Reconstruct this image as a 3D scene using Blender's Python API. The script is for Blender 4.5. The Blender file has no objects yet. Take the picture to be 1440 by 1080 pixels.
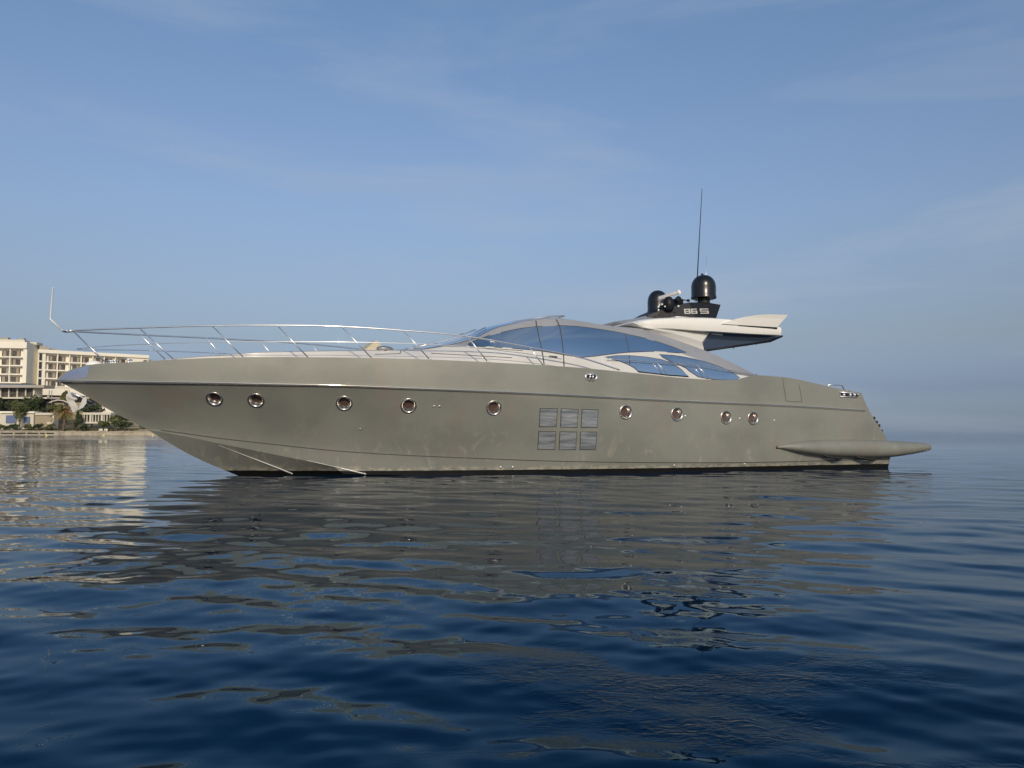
import bpy, bmesh, math, random
import numpy as np
from mathutils import Vector, Matrix
from mathutils.geometry import delaunay_2d_cdt

sc = bpy.context.scene
rad = math.radians
random.seed(7)

# ------------------------------------------------------------------ camera, sky, sun, exposure
FPX = 1120.0; ROLL = .0026; PITCH = math.atan(69 / FPX); CAMH = 1.17
_R0 = Vector((1, 0, 0)); _F0 = Vector((0, math.cos(PITCH), math.sin(PITCH))); _U0 = Vector((0, -math.sin(PITCH), math.cos(PITCH)))
_R = _R0 * math.cos(ROLL) + _U0 * math.sin(ROLL); _U = -_R0 * math.sin(ROLL) + _U0 * math.cos(ROLL)
CAM = Vector((0, 0, CAMH))
cd = bpy.data.cameras.new("camera"); cam = bpy.data.objects.new("camera", cd); sc.collection.objects.link(cam)
cd.sensor_width = 36; cd.lens = 28; cd.clip_start = .1; cd.clip_end = 60000
m = Matrix((_R, _U, -_F0)).transposed().to_4x4(); m.translation = CAM; cam.matrix_world = m
sc.camera = cam
sc.cycles.blur_glossy = .1; sc.cycles.sample_clamp_indirect = 30      # keep sun glints crisp in the water's mirror

SUN_EL = rad(26); SUN_AZ = rad(180 - 10.5)      # clockwise from +Y: behind the camera, to its right
sun_dir = Vector((math.sin(SUN_AZ) * math.cos(SUN_EL), math.cos(SUN_AZ) * math.cos(SUN_EL), math.sin(SUN_EL)))
sd = bpy.data.lights.new("sun", 'SUN'); sd.energy = 2.5; sd.angle = rad(.6); sd.color = (1, .87, .68)
so = bpy.data.objects.new("sun", sd); so.rotation_euler = sun_dir.to_track_quat('Z', 'Y').to_euler(); sc.collection.objects.link(so)

w = bpy.data.worlds.new("World"); sc.world = w; w.use_nodes = True
N = w.node_tree.nodes; Lk = w.node_tree.links; N.clear()
out = N.new('ShaderNodeOutputWorld'); bg = N.new('ShaderNodeBackground'); sky = N.new('ShaderNodeTexSky')
sky.sky_type = 'NISHITA'; sky.sun_disc = False; sky.sun_elevation = SUN_EL; sky.sun_rotation = SUN_AZ
sky.altitude = 0; sky.air_density = 1.0; sky.dust_density = 1.2; sky.ozone_density = 3.0
tc = N.new('ShaderNodeTexCoord'); mp = N.new('ShaderNodeMapping'); mp.inputs['Scale'].default_value = (1.0, 1.0, 6.0); mp.inputs['Location'].default_value = (4.7, 1.9, .7); mp.inputs['Rotation'].default_value = (0, rad(12), rad(20))
Lk.new(tc.outputs['Generated'], mp.inputs['Vector'])
nz = N.new('ShaderNodeTexNoise'); nz.inputs['Scale'].default_value = 1.7; nz.inputs['Detail'].default_value = 7; nz.inputs['Roughness'].default_value = .55; nz.inputs['Distortion'].default_value = .5
Lk.new(mp.outputs[0], nz.inputs['Vector'])
rp = N.new('ShaderNodeMapRange'); rp.inputs[1].default_value = .47; rp.inputs[2].default_value = .76; rp.inputs[3].default_value = 0; rp.inputs[4].default_value = .5
Lk.new(nz.outputs['Fac'], rp.inputs[0])
mx = N.new('ShaderNodeMix'); mx.data_type = 'RGBA'; Lk.new(rp.outputs[0], mx.inputs['Factor'])
# low marine haze greys the sky near the horizon: correction by true elevation
sepw = N.new('ShaderNodeSeparateXYZ'); Lk.new(tc.outputs['Generated'], sepw.inputs[0])
asn = N.new('ShaderNodeMath'); asn.operation = 'ARCSINE'; Lk.new(sepw.outputs['Z'], asn.inputs[0])
era = N.new('ShaderNodeMapRange'); era.inputs[1].default_value = 0; era.inputs[2].default_value = rad(50); Lk.new(asn.outputs[0], era.inputs[0])
cr_ = N.new('ShaderNodeValToRGB'); Lk.new(era.outputs[0], cr_.inputs[0]); el_ = cr_.color_ramp.elements
stops = [(.3, .76, .90, 1.42), (1.3, .60, .70, 1.05), (3, .52, .551, .806), (6.4, .80, .70, .71), (10, 1.07, .90, .86), (15, 1.29, 1.13, 1.08), (20, 1.40, 1.26, 1.21), (28.5, 1.40, 1.40, 1.37), (45, 1.2, 1.35, 1.4)]
while len(el_) < len(stops): el_.new(.5)
for e_, (a_, r1, g1, b1) in zip(el_, stops): e_.position = a_ / 50
for e_, (a_, r1, g1, b1) in zip(cr_.color_ramp.elements, stops): e_.color = (r1 / 2, g1 / 2, b1 / 2, 1)
dbl = N.new('ShaderNodeVectorMath'); dbl.operation = 'SCALE'; dbl.inputs['Scale'].default_value = 2; Lk.new(cr_.outputs[0], dbl.inputs[0])
tint = N.new('ShaderNodeMix'); tint.data_type = 'RGBA'; tint.blend_type = 'MULTIPLY'; tint.inputs['Factor'].default_value = 1
Lk.new(dbl.outputs[0], tint.inputs['B'])
Lk.new(sky.outputs[0], tint.inputs['A']); Lk.new(tint.outputs['Result'], mx.inputs['A']); mx.inputs['B'].default_value = (4.2, 4.8, 5.6, 1)
Lk.new(mx.outputs['Result'], bg.inputs['Color']); bg.inputs['Strength'].default_value = .1; Lk.new(bg.outputs[0], out.inputs[0])
sc.view_settings.view_transform = 'Standard'; sc.view_settings.look = 'None'; sc.view_settings.exposure = 0.0; sc.view_settings.gamma = 1

# ------------------------------------------------------------------ helpers
def link(o, parent=None):
    sc.collection.objects.link(o)
    if parent: o.parent = parent
    return o
def mesh_obj(name, verts, faces, mat, parent=None, smooth=False, mats=None, idx=None):
    me = bpy.data.meshes.new(name); me.from_pydata([tuple(v) for v in verts], [], faces); me.update()
    for mm in (mats or [mat]): me.materials.append(mm)
    if idx is not None: me.polygons.foreach_set('material_index', idx)
    if smooth: me.polygons.foreach_set('use_smooth', [True] * len(me.polygons))
    o = bpy.data.objects.new(name, me); link(o, parent)
    return o
def bm_obj(name, bm, mat, parent=None, smooth=False, recalc=True):
    if recalc: bmesh.ops.recalc_face_normals(bm, faces=bm.faces[:])
    me = bpy.data.meshes.new(name); bm.to_mesh(me); bm.free(); me.materials.append(mat)
    if smooth: me.polygons.foreach_set('use_smooth', [True] * len(me.polygons))
    o = bpy.data.objects.new(name, me); link(o, parent); return o
def tag(o, label=None, cat=None, group=None, kind=None):
    if label: o['label'] = label
    if cat: o['category'] = cat
    if group: o['group'] = group
    if kind: o['kind'] = kind
    return o
def empty(name, loc, rz=0):
    o = bpy.data.objects.new(name, None); o.location = loc; o.rotation_euler = (0, 0, rz); o.empty_display_size = .3; return link(o)
def add_box(bm, c, s, rz=0):
    M = Matrix.Translation(c) @ Matrix.Rotation(rz, 4, 'Z') @ Matrix.Diagonal((s[0], s[1], s[2], 1))
    bmesh.ops.create_cube(bm, size=1, matrix=M)
def add_tube(bm, pts, r, n=8, cap=True):
    pts = [Vector(p) for p in pts]; rs = r if isinstance(r, (list, tuple)) else [r] * len(pts); rings = []
    up = Vector((0, 0, 1))
    for i, p in enumerate(pts):
        d = (pts[min(i + 1, len(pts) - 1)] - pts[max(i - 1, 0)]).normalized()
        a = d.cross(up)
        if a.length < .05: a = d.cross(Vector((0, 1, 0)))
        a.normalize(); b = a.cross(d)
        rings.append([bm.verts.new(p + (a * math.cos(2 * math.pi * k / n) + b * math.sin(2 * math.pi * k / n)) * rs[i]) for k in range(n)])
    for i in range(len(rings) - 1):
        for k in range(n): bm.faces.new((rings[i][k], rings[i][(k + 1) % n], rings[i + 1][(k + 1) % n], rings[i + 1][k]))
    if cap: bm.faces.new(rings[0][::-1]); bm.faces.new(rings[-1])
def add_lathe(bm, prof, M, n=24):
    rings = []
    for (r_, h) in prof:
        rings.append([bm.verts.new(M @ Vector((r_ * math.cos(2 * math.pi * k / n), r_ * math.sin(2 * math.pi * k / n), h))) for k in range(n)])
    for i in range(len(rings) - 1):
        for k in range(n): bm.faces.new((rings[i][k], rings[i][(k + 1) % n], rings[i + 1][(k + 1) % n], rings[i + 1][k]))
    bm.faces.new(rings[0][::-1]); bm.faces.new(rings[-1])
def spline(pts, n=8):
    """Catmull-Rom through points."""
    P = [Vector(p) for p in pts]; P = [P[0] * 2 - P[1]] + P + [P[-1] * 2 - P[-2]]; o = []
    for i in range(1, len(P) - 2):
        for k in range(n):
            t = k / n
            o.append(.5 * ((2 * P[i]) + (-P[i - 1] + P[i + 1]) * t + (2 * P[i - 1] - 5 * P[i] + 4 * P[i + 1] - P[i + 2]) * t * t + (-P[i - 1] + 3 * P[i] - 3 * P[i + 1] + P[i + 2]) * t ** 3))
    o.append(P[-2]); return o
class Curve:
    """smooth monotone-x interpolation"""
    def __init__(s, pts):
        pts = sorted(pts); s.x = np.array([p[0] for p in pts], float); s.y = np.array([p[1] for p in pts], float)
        d = np.diff(s.y) / np.diff(s.x); mm = np.zeros(len(s.x)); mm[1:-1] = np.where(d[1:] * d[:-1] > 0, 2 * d[1:] * d[:-1] / (d[1:] + d[:-1] + 1e-12 * np.sign(d[1:] + d[:-1] + 1e-30)), 0); mm[0] = d[0]; mm[-1] = d[-1]; s.m = mm
    def __call__(s, x):
        x = min(max(x, s.x[0]), s.x[-1]); i = min(int(np.searchsorted(s.x, x, 'right')) - 1, len(s.x) - 2); i = max(i, 0)
        h = s.x[i + 1] - s.x[i]; t = (x - s.x[i]) / h
        return float((2 * t**3 - 3 * t**2 + 1) * s.y[i] + (t**3 - 2 * t**2 + t) * h * s.m[i] + (-2 * t**3 + 3 * t**2) * s.y[i + 1] + (t**3 - t**2) * h * s.m[i + 1])

# ------------------------------------------------------------------ materials
def mat(name, col, rough=.5, metal=0, spec=.5, coat=0, bump=None, vary=None, emis=None):
    """vary = (scale, colour2, lo, hi, detail); bump = (scale, strength, distance, stretch)"""
    mm = bpy.data.materials.new(name); mm.use_nodes = True; nt = mm.node_tree; b = nt.nodes['Principled BSDF']
    b.inputs['Base Color'].default_value = (*col, 1); b.inputs['Roughness'].default_value = rough; b.inputs['Metallic'].default_value = metal
    b.inputs['Specular IOR Level'].default_value = spec; b.inputs['Coat Weight'].default_value = coat; b.inputs['Coat Roughness'].default_value = .05
    t = nt.nodes.new('ShaderNodeTexCoord')
    if vary:
        n = nt.nodes.new('ShaderNodeTexNoise'); n.inputs['Scale'].default_value = 1; n.inputs['Detail'].default_value = vary[4] if len(vary) > 4 else 5
        q = nt.nodes.new('ShaderNodeMapping'); s_ = vary[0] if isinstance(vary[0], tuple) else (vary[0],) * 3; q.inputs['Scale'].default_value = s_
        nt.links.new(t.outputs['Object'], q.inputs[0]); nt.links.new(q.outputs[0], n.inputs['Vector'])
        r_ = nt.nodes.new('ShaderNodeMapRange'); r_.inputs[1].default_value = vary[2]; r_.inputs[2].default_value = vary[3]; nt.links.new(n.outputs['Fac'], r_.inputs[0])
        x = nt.nodes.new('ShaderNodeMix'); x.data_type = 'RGBA'; x.inputs['A'].default_value = (*col, 1); x.inputs['B'].default_value = (*vary[1], 1)
        nt.links.new(r_.outputs[0], x.inputs['Factor']); nt.links.new(x.outputs['Result'], b.inputs['Base Color'])
    if bump:
        n = nt.nodes.new('ShaderNodeTexNoise'); n.inputs['Scale'].default_value = 1; n.inputs['Detail'].default_value = 4
        q = nt.nodes.new('ShaderNodeMapping'); s_ = bump[0] if isinstance(bump[0], tuple) else (bump[0],) * 3; q.inputs['Scale'].default_value = s_
        nt.links.new(t.outputs['Object'], q.inputs[0]); nt.links.new(q.outputs[0], n.inputs['Vector'])
        u = nt.nodes.new('ShaderNodeBump'); u.inputs['Strength'].default_value = bump[1]; u.inputs['Distance'].default_value = bump[2]
        nt.links.new(n.outputs['Fac'], u.inputs['Height']); nt.links.new(u.outputs[0], b.inputs['Normal'])
    if emis: b.inputs['Emission Color'].default_value = (*emis[0], 1); b.inputs['Emission Strength'].default_value = emis[1]
    return mm
M_ = {}
M_['steel'] = mat('polished_steel', (.80, .79, .77), .30, .9)
M_['added_glint'] = mat('added_glint_steel', (.85, .80, .70), .075, 1)  # polished metal for the strip added to catch the sun
M_['anchor'] = mat('weathered_galvanised_anchor', (.46, .45, .42), .5, .2, vary=(6, (.34, .33, .30), .4, .6))
M_['port_steel'] = mat('weathered_port_rim', (.50, .47, .43), .25, .9)
M_['steel_mirror'] = mat('mirror_steel_plate', (.50, .54, .66), .1, 1, bump=(3, .3, .02))
M_['rail_strip'] = mat('rub_rail_metal', (.70, .65, .55), .11, .5, .5, 1)
M_['cream'] = mat('cream_gelcoat', (.60, .585, .54), .3, 0, .5, .3, vary=(1.2, (.55, .54, .50), .4, .7))
M_['white'] = mat('white_gelcoat', (.78, .76, .70), .28, 0, .5, .3)
M_['silver'] = mat('silver_paint', (.37, .37, .375), .40, .35, .5, .3, vary=(.9, (.33, .32, .31), .4, .7))
M_['glass'] = mat('blue_tinted_mirror_glass', (.70, .71, .69), .05, 1, bump=(.5, .12, .05))
M_['dark_glass'] = mat('dark_soffit_gloss', (.03, .045, .08), .15, 0, .5, .3)
M_['black'] = mat('black_gloss', (.006, .0065, .010), .5, 0, .3, 0)
M_['dome'] = mat('black_dome_paint', (.008, .008, .009), .27, 0, .6)
M_['rubber'] = mat('black_rubber', (.012, .012, .012), .6)
M_['seam'] = mat('dark_seam', (.05, .05, .048), .7)
M_['white_paint'] = mat('white_painted_metal', (.8, .78, .72), .35)
M_['digit'] = mat('pale_badge_letters', (.42, .41, .37), .4)
M_['teak'] = mat('teak_deck', (.30, .21, .12), .7, vary=((1, 30, 1), (.22, .15, .09), .4, .6))
M_['port_glass'] = mat('porthole_glass', (.085, .055, .048), .25, 0, .4, .1)
M_['hatch_dark'] = mat('grille_gap', (.03, .03, .028), .6)

for k_ in ('rail_strip', 'steel'):
    b_ = M_[k_].node_tree.nodes['Principled BSDF']; b_.inputs['Coat Weight'].default_value = 1; b_.inputs['Coat Roughness'].default_value = .03; b_.inputs['Coat IOR'].default_value = 2.3
# hull paint: satin greenish grey, faint vertical run marks and salt near the water, painted water-light ripples on the lower side, black bottom paint
def hull_mat():
    mm = bpy.data.materials.new('grey_hull_paint'); mm.use_nodes = True; nt = mm.node_tree; b = nt.nodes['Principled BSDF']; n = nt.nodes; L = nt.links
    t = n.new('ShaderNodeTexCoord')
    def noise(scale, det=4, dist=0, rough=.5):
        q = n.new('ShaderNodeMapping'); q.inputs['Scale'].default_value = scale; L.new(t.outputs['Object'], q.inputs[0])
        z = n.new('ShaderNodeTexNoise'); z.inputs['Scale'].default_value = 1; z.inputs['Detail'].default_value = det; z.inputs['Distortion'].default_value = dist; z.inputs['Roughness'].default_value = rough
        L.new(q.outputs[0], z.inputs['Vector']); return z.outputs['Fac']
    def mr(f, a, b_, c=0, d=1, smooth=True):
        r_ = n.new('ShaderNodeMapRange'); r_.interpolation_type = 'SMOOTHSTEP' if smooth else 'LINEAR'
        for k, v in zip((1, 2, 3, 4), (a, b_, c, d)): r_.inputs[k].default_value = v
        L.new(f, r_.inputs[0]); return r_.outputs[0]
    def mix(f, A, B):
        x = n.new('ShaderNodeMix'); x.data_type = 'RGBA'
        L.new(f, x.inputs['Factor'])
        for k, v in (('A', A), ('B', B)):
            if isinstance(v, tuple): x.inputs[k].default_value = (*v, 1)
            else: L.new(v, x.inputs[k])
        return x.outputs['Result']
    def math_(op, a, b_):
        x = n.new('ShaderNodeMath'); x.operation = op
        for k, v in enumerate((a, b_)):
            if isinstance(v, (int, float)): x.inputs[k].default_value = v
            else: L.new(v, x.inputs[k])
        return x.outputs[0]
    sep = n.new('ShaderNodeSeparateXYZ'); L.new(t.outputs['Object'], sep.inputs[0])
    c = mix(mr(noise((.55, .55, .8), 5), .35, .65), (.240, .243, .207), (.202, .206, .176))
    c = mix(math_('MULTIPLY', mr(noise((.9, .9, .25), 3, .3), .55, .75), .35), c, (.275, .205, .165))           # faint pinkish patches
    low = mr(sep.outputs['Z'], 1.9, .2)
    c = mix(math_('MULTIPLY', math_('MULTIPLY', mr(noise((1.9, 1.9, 1.0), 5, 2.2, .55), .55, .70), low), .5), c, (.37, .355, .28))   # salt marks and rippling water light, both painted into the colour
    c = mix(math_('MULTIPLY', mr(noise((7, 7, .35), 3, .2), .60, .78), .28), c, (.19, .18, .15))                # runs
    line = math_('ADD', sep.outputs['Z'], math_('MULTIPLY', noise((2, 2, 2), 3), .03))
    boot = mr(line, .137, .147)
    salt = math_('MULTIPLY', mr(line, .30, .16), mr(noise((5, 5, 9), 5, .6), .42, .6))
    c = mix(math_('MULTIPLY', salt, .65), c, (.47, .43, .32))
    c = mix(boot, (.008, .008, .007), c)
    L.new(c, b.inputs['Base Color'])
    b.inputs['Metallic'].default_value = .16; b.inputs['Specular IOR Level'].default_value = .4
    L.new(mr(noise((1.2, 1.2, 1.2), 4),   .3, .7, .44, .56), b.inputs['Roughness'])
    bu = n.new('ShaderNodeBump'); bu.inputs['Strength'].default_value = .25; bu.inputs['Distance'].default_value = .02
    L.new(noise((.8, .8, 1.1), 2), bu.inputs['Height']); L.new(bu.outputs[0], b.inputs['Normal'])
    return mm
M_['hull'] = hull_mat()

def pane_mat():
    mm = mat('wavy_reflecting_pane', (.46, .48, .48), .18, .5, bump=((2.2, 2.2, 9), .6, .03), vary=((1.3, 1.3, 11), (.25, .275, .285), .40, .64, 2)); return mm  # pale and dark bands paint the rippled water reflection into the colour
M_['pane'] = pane_mat()

# ------------------------------------------------------------------ sea
def build_sea():
    rs = [.25, .5, .8, 1.1, 1.4]
    while rs[-1] < 70: rs.append(rs[-1] + max(.013, .0042 * rs[-1]))
    while rs[-1] < 2500: rs.append(rs[-1] * 1.012)
    while rs[-1] < 40000: rs.append(rs[-1] * 1.15)
    rs = np.array(rs)
    th = np.concatenate([np.arange(-50, 50, .15), np.arange(50, 310, 1.6)]); th = np.radians(th)   # 0 = +Y, clockwise
    nT = len(th); nR = len(rs)
    Rg, Tg = np.meshgrid(rs, th, indexing='ij')
    X = Rg * np.sin(Tg); Y = Rg * np.cos(Tg); Z = np.zeros_like(X)
    spR = np.gradient(rs)[:, None] * np.ones_like(Tg)
    dth = np.where(np.abs(((Tg + np.pi) % (2 * np.pi)) - np.pi) < rad(50), rad(.15), rad(1.6)); sp = np.maximum(spR, Rg * dth)
    rng = np.random.RandomState(11)
    comps = []
    for lam, s, spread, base in ([(l, .0045, 65, -14) for l in np.geomspace(1.6, 7, 16)] + [(l, .0118, 46, 6) for l in np.geomspace(.42, 1.6, 26)] + [(l, .0082, 60, -5) for l in np.geomspace(.14, .42, 26)]):
        a = rad(base + rng.uniform(-spread, spread)); k = 2 * np.pi / (lam * rng.uniform(.93, 1.07))
        comps.append((k, a, s, rng.uniform(0, 6.28), lam))
    # slow modulation so that calm and livelier patches alternate
    mod = 1 + .42 * np.sin(X * .55 + .9 * np.sin(Y * .23)) * np.sin(Y * .38 + 1.3) + .25 * np.sin(X * .17 - Y * .11)
    near = np.clip((Rg - 3) / 14, 0, 1)
    for k, a, s, ph, lam in comps:
        wob = .35 * np.sin(.21 * X / lam + ph) + .35 * np.sin(.17 * Y / lam + 2 * ph)
        fade = np.clip((lam / sp - 4) / 5, 0, 1)
        amp = s / k * fade
        if lam < .55: amp = amp * mod * (1 - .25 * near)
        elif lam < 1.6: amp = amp * (.5 + .5 * mod)
        Z += amp * np.sin(k * (X * np.sin(a) + Y * np.cos(a)) + ph + wob)
    v = np.stack([X, Y, Z], -1).reshape(-1, 3)
    i = np.arange(nR - 1)[:, None]; j = np.arange(nT)[None, :]; j2 = (j + 1) % nT
    q = np.stack([i * nT + j + 0 * i, i * nT + j2, (i + 1) * nT + j2, (i + 1) * nT + j], -1).reshape(-1, 4)[:, ::-1]
    me = bpy.data.meshes.new('sea'); me.vertices.add(len(v)); me.vertices.foreach_set('co', v.astype(np.float32).ravel())
    me.loops.add(q.size); me.loops.foreach_set('vertex_index', q.astype(np.int32).ravel())
    me.polygons.add(len(q)); me.polygons.foreach_set('loop_start', np.arange(0, q.size, 4, dtype=np.int32)); me.polygons.foreach_set('loop_total', np.full(len(q), 4, np.int32))
    me.polygons.foreach_set('use_smooth', [True] * len(q)); me.update(); me.validate()
    if me.polygons[0].normal.z < 0: me.flip_normals()
    mm = bpy.data.materials.new('sea_water'); mm.use_nodes = True; nt = mm.node_tree; n = nt.nodes; L = nt.links; n.remove(n['Principled BSDF'])
    dif = n.new('ShaderNodeBsdfDiffuse'); dif.inputs['Color'].default_value = (.0010, .0075, .021, 1)      # light scattered back from deep clear water
    glo = n.new('ShaderNodeBsdfGlossy'); glo.inputs['Roughness'].default_value = .006
    fre = n.new('ShaderNodeFresnel'); fre.inputs['IOR'].default_value = 1.333
    ramp = n.new('ShaderNodeValToRGB'); L.new(fre.outputs[0], ramp.inputs[0])
    st_ = [(.02, (.003, .008, .012)), (.13, (.016, .042, .062)), (.25, (.10, .145, .175)), (.39, (.25, .285, .30)), (.58, (.47, .465, .45)), (.8, (.74, .76, .78)), (1, (1, 1, 1))]
    while len(ramp.color_ramp.elements) < len(st_): ramp.color_ramp.elements.new(.5)
    for e_, (p_, c_) in zip(ramp.color_ramp.elements, st_): e_.position = p_
    for e_, (p_, c_) in zip(ramp.color_ramp.elements, st_): e_.color = (*c_, 1)
    L.new(ramp.outputs[0], glo.inputs['Color']); add = n.new('ShaderNodeAddShader'); L.new(dif.outputs[0], add.inputs[0]); L.new(glo.outputs[0], add.inputs[1]); L.new(add.outputs[0], n['Material Output'].inputs[0])
    g = n.new('ShaderNodeNewGeometry'); sep = n.new('ShaderNodeSeparateXYZ'); L.new(g.outputs['Position'], sep.inputs[0])
    def noise(scale, det, rot=0, dist=0):
        q_ = n.new('ShaderNodeMapping'); q_.inputs['Scale'].default_value = scale; q_.inputs['Rotation'].default_value = (0, 0, rot); L.new(g.outputs['Position'], q_.inputs[0])
        z = n.new('ShaderNodeTexNoise'); z.inputs['Scale'].default_value = 1; z.inputs['Detail'].default_value = det; z.inputs['Distortion'].default_value = dist; L.new(q_.outputs[0], z.inputs['Vector']); return z.outputs['Fac']
    def mr(f, a, b_, c=0, d=1):
        r_ = n.new('ShaderNodeMapRange'); r_.interpolation_type = 'SMOOTHSTEP'
        for k, vv in zip((1, 2, 3, 4), (a, b_, c, d)): r_.inputs[k].default_value = vv
        L.new(f, r_.inputs[0]); return r_.outputs[0]
    def mth(op, a, b_=0):
        x = n.new('ShaderNodeMath'); x.operation = op
        for k, vv in enumerate((a, b_)):
            if isinstance(vv, (int, float)): x.inputs[k].default_value = vv
            else: L.new(vv, x.inputs[k])
        return x.outputs[0]
    # breeze-ruffled patch (a cat's paw) about 4 m away and a few fainter ones
    dx = mth('SUBTRACT', sep.outputs['X'], .9); dy = mth('SUBTRACT', sep.outputs['Y'], 3.4)
    d2 = mth('ADD', mth('MULTIPLY', mth('MULTIPLY', dx, dx), .55), mth('MULTIPLY', mth('MULTIPLY', dy, dy), .5))
    patch = mth('MULTIPLY', mr(d2, 1.3, .1), mr(noise((.9, 1.6, 1), 4, .3, .6), .42, .62))
    patch2 = mth('MULTIPLY', mth('MULTIPLY', mr(noise((.12, .30, 1), 4, .2, .8), .58, .70), .12), mr(sep.outputs['Y'], 7, 14))
    far = mr(sep.outputs['Y'], 18, 140)
    hi = noise((16, 24, 1), 5, .25, .8); mid = noise((2.6, 5.2, 1), 4, -.15, .3); lo = noise((.30, .8, 1), 5, .1, .2)
    b1 = n.new('ShaderNodeBump'); b1.inputs['Distance'].default_value = .010; L.new(hi, b1.inputs['Height']); L.new(mth('ADD', mth('MAXIMUM', patch, patch2), .0), b1.inputs['Strength'])
    b2 = n.new('ShaderNodeBump'); b2.inputs['Distance'].default_value = .10; L.new(mid, b2.inputs['Height']); L.new(mth('ADD', mth('MULTIPLY', far, .24), .012), b2.inputs['Strength']); L.new(b1.outputs[0], b2.inputs['Normal'])
    b3 = n.new('ShaderNodeBump'); b3.inputs['Distance'].default_value = .8; L.new(lo, b3.inputs['Height']); L.new(mth('MULTIPLY', far, .11), b3.inputs['Strength']); L.new(b2.outputs[0], b3.inputs['Normal'])
    [L.new(b3.outputs[0], x.inputs['Normal']) for x in (dif, glo, fre)]
    me.materials.append(mm); o = bpy.data.objects.new('sea', me); link(o); tag(o, kind='structure'); return o
build_sea()

# ------------------------------------------------------------------ yacht: reference frame (u toward the bow, v to port, z up)
YAW = rad(24)
eU = Vector((-math.cos(YAW), -math.sin(YAW), 0)); eV = Vector((math.sin(YAW), -math.cos(YAW), 0))
YO = Vector((12.210, 30.837, 0))
def ray(px, py):
    return (_R * (px - 720) + _U * (540 - py) + _F0 * FPX).normalized()
def world_at(px, py, Y):
    d = ray(px, py); return CAM + d * (Y / d.y)
def boat_plane(px, py, v):
    d = ray(px, py); q = CAM - YO; t = (v - q.dot(eV)) / d.dot(eV); q = q + d * t
    return q.dot(eU), q.z
def boat_hit(px, py, surf, vguess=2.5):
    """where the sight line meets a surface v = surf(u, z)"""
    d = ray(px, py); q0 = CAM - YO; du, dv = d.dot(eU), d.dot(eV); prev = None
    t0 = (4.5 - q0.dot(eV)) / dv
    for i in range(700):
        t = t0 + i * .01; u = q0.dot(eU) + du * t; v = q0.dot(eV) + dv * t; z = q0.z + d.z * t
        s = surf(u, z)
        if s is not None and v <= s:
            if prev is None: return u, v, z
            a, b = prev, t
            for _ in range(18):
                c = (a + b) / 2; uu = q0.dot(eU) + du * c; vv = q0.dot(eV) + dv * c; zz = q0.z + d.z * c; ss = surf(uu, zz)
                if ss is not None and vv <= ss: b = c
                else: a = c
            return uu, vv, zz
        prev = t
    u, z = boat_plane(px, py, vguess); return u, vguess, z
def fixed(px, py, vf):
    v = vf(10)
    for _ in range(40): u, z = boat_plane(px, py, v); v = .5 * v + .5 * vf(u)
    return u, z
TIP = 26.06
def vr(u): return 3.12 * (1 - max(0, min(1, (u - 10) / (TIP - 10))) ** 2.55) - .10 * max(0, (9 - u) / 9) ** 2
def vs(u): return max(0, (3.12 - .02) * (1 - max(0, min(1, (u - 10) / (TIP - 10))) ** 2.62) - .12 * max(0, (9 - u) / 9) ** 2)
def v1(u): return 3.0 * (1 - max(0, min(1, (u - 8) / 15.9)) ** 1.9) - .06 * max(0, (9 - u) / 9) ** 2
def v2(u): return v1(u) * (.95 - .03 * max(0, min(1, (u - 12) / 12)))
def curve_px(pts, vf): return Curve([fixed(a, b, vf) for a, b in pts])
zr = curve_px([(79.7, 535.5), (140, 536.3), (200, 537.3), (300, 538.7), (360, 540), (470, 542), (560, 545.5), (660, 549.3), (800, 556), (960, 564.5), (1100, 570.5), (1216, 577.5)], vr)
zs = curve_px([(80.5, 532), (93, 523), (107, 517.5), (127, 512.7), (150, 511), (200, 508.3), (240, 506), (300, 503.3), (380, 502), (475, 502.7), (550, 504), (600, 505.5), (700, 510), (800, 516), (892, 524.5), (960, 531.5), (1000, 534), (1035, 534), (1050, 530), (1064, 527.5), (1100, 530), (1147, 539), (1172, 545), (1210, 552.5)], vs)
z1 = curve_px([(207, 602.5), (250, 608), (300, 615), (387, 625), (475, 634), (550, 639), (660, 644), (810, 649), (960, 650.5), (1060, 650), (1185, 647), (1252, 644)], v1)
_z2 = curve_px([(209, 604), (272, 616), (300, 622), (350, 632), (425, 647), (450, 652), (517, 661)], v2)
U_C = 23.9
def z2(u): return min(_z2(u), z1(u) - .03) if u > 19.2 else max(.05 - (19.2 - u) * .03, -.12) if u > 12 else -.12
_stem = Curve([boat_plane(a, b, 0) for a, b in [(79.5, 534.5), (112, 552), (135, 565), (160, 580), (200, 600), (225, 615), (257, 634), (287, 649), (325, 665)]] + [(20.2, -.6), (17.5, -.95), (12, -1.05), (-1, -.8)])
def stem(u): return _stem(u)
Tz = Curve([(-1.2, .10), (.2, .10), (.93, .32), (1.75, 1.02), (2.45, 1.45), (2.6, 1.50)])     # transom rake: u of the transom by height
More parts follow.
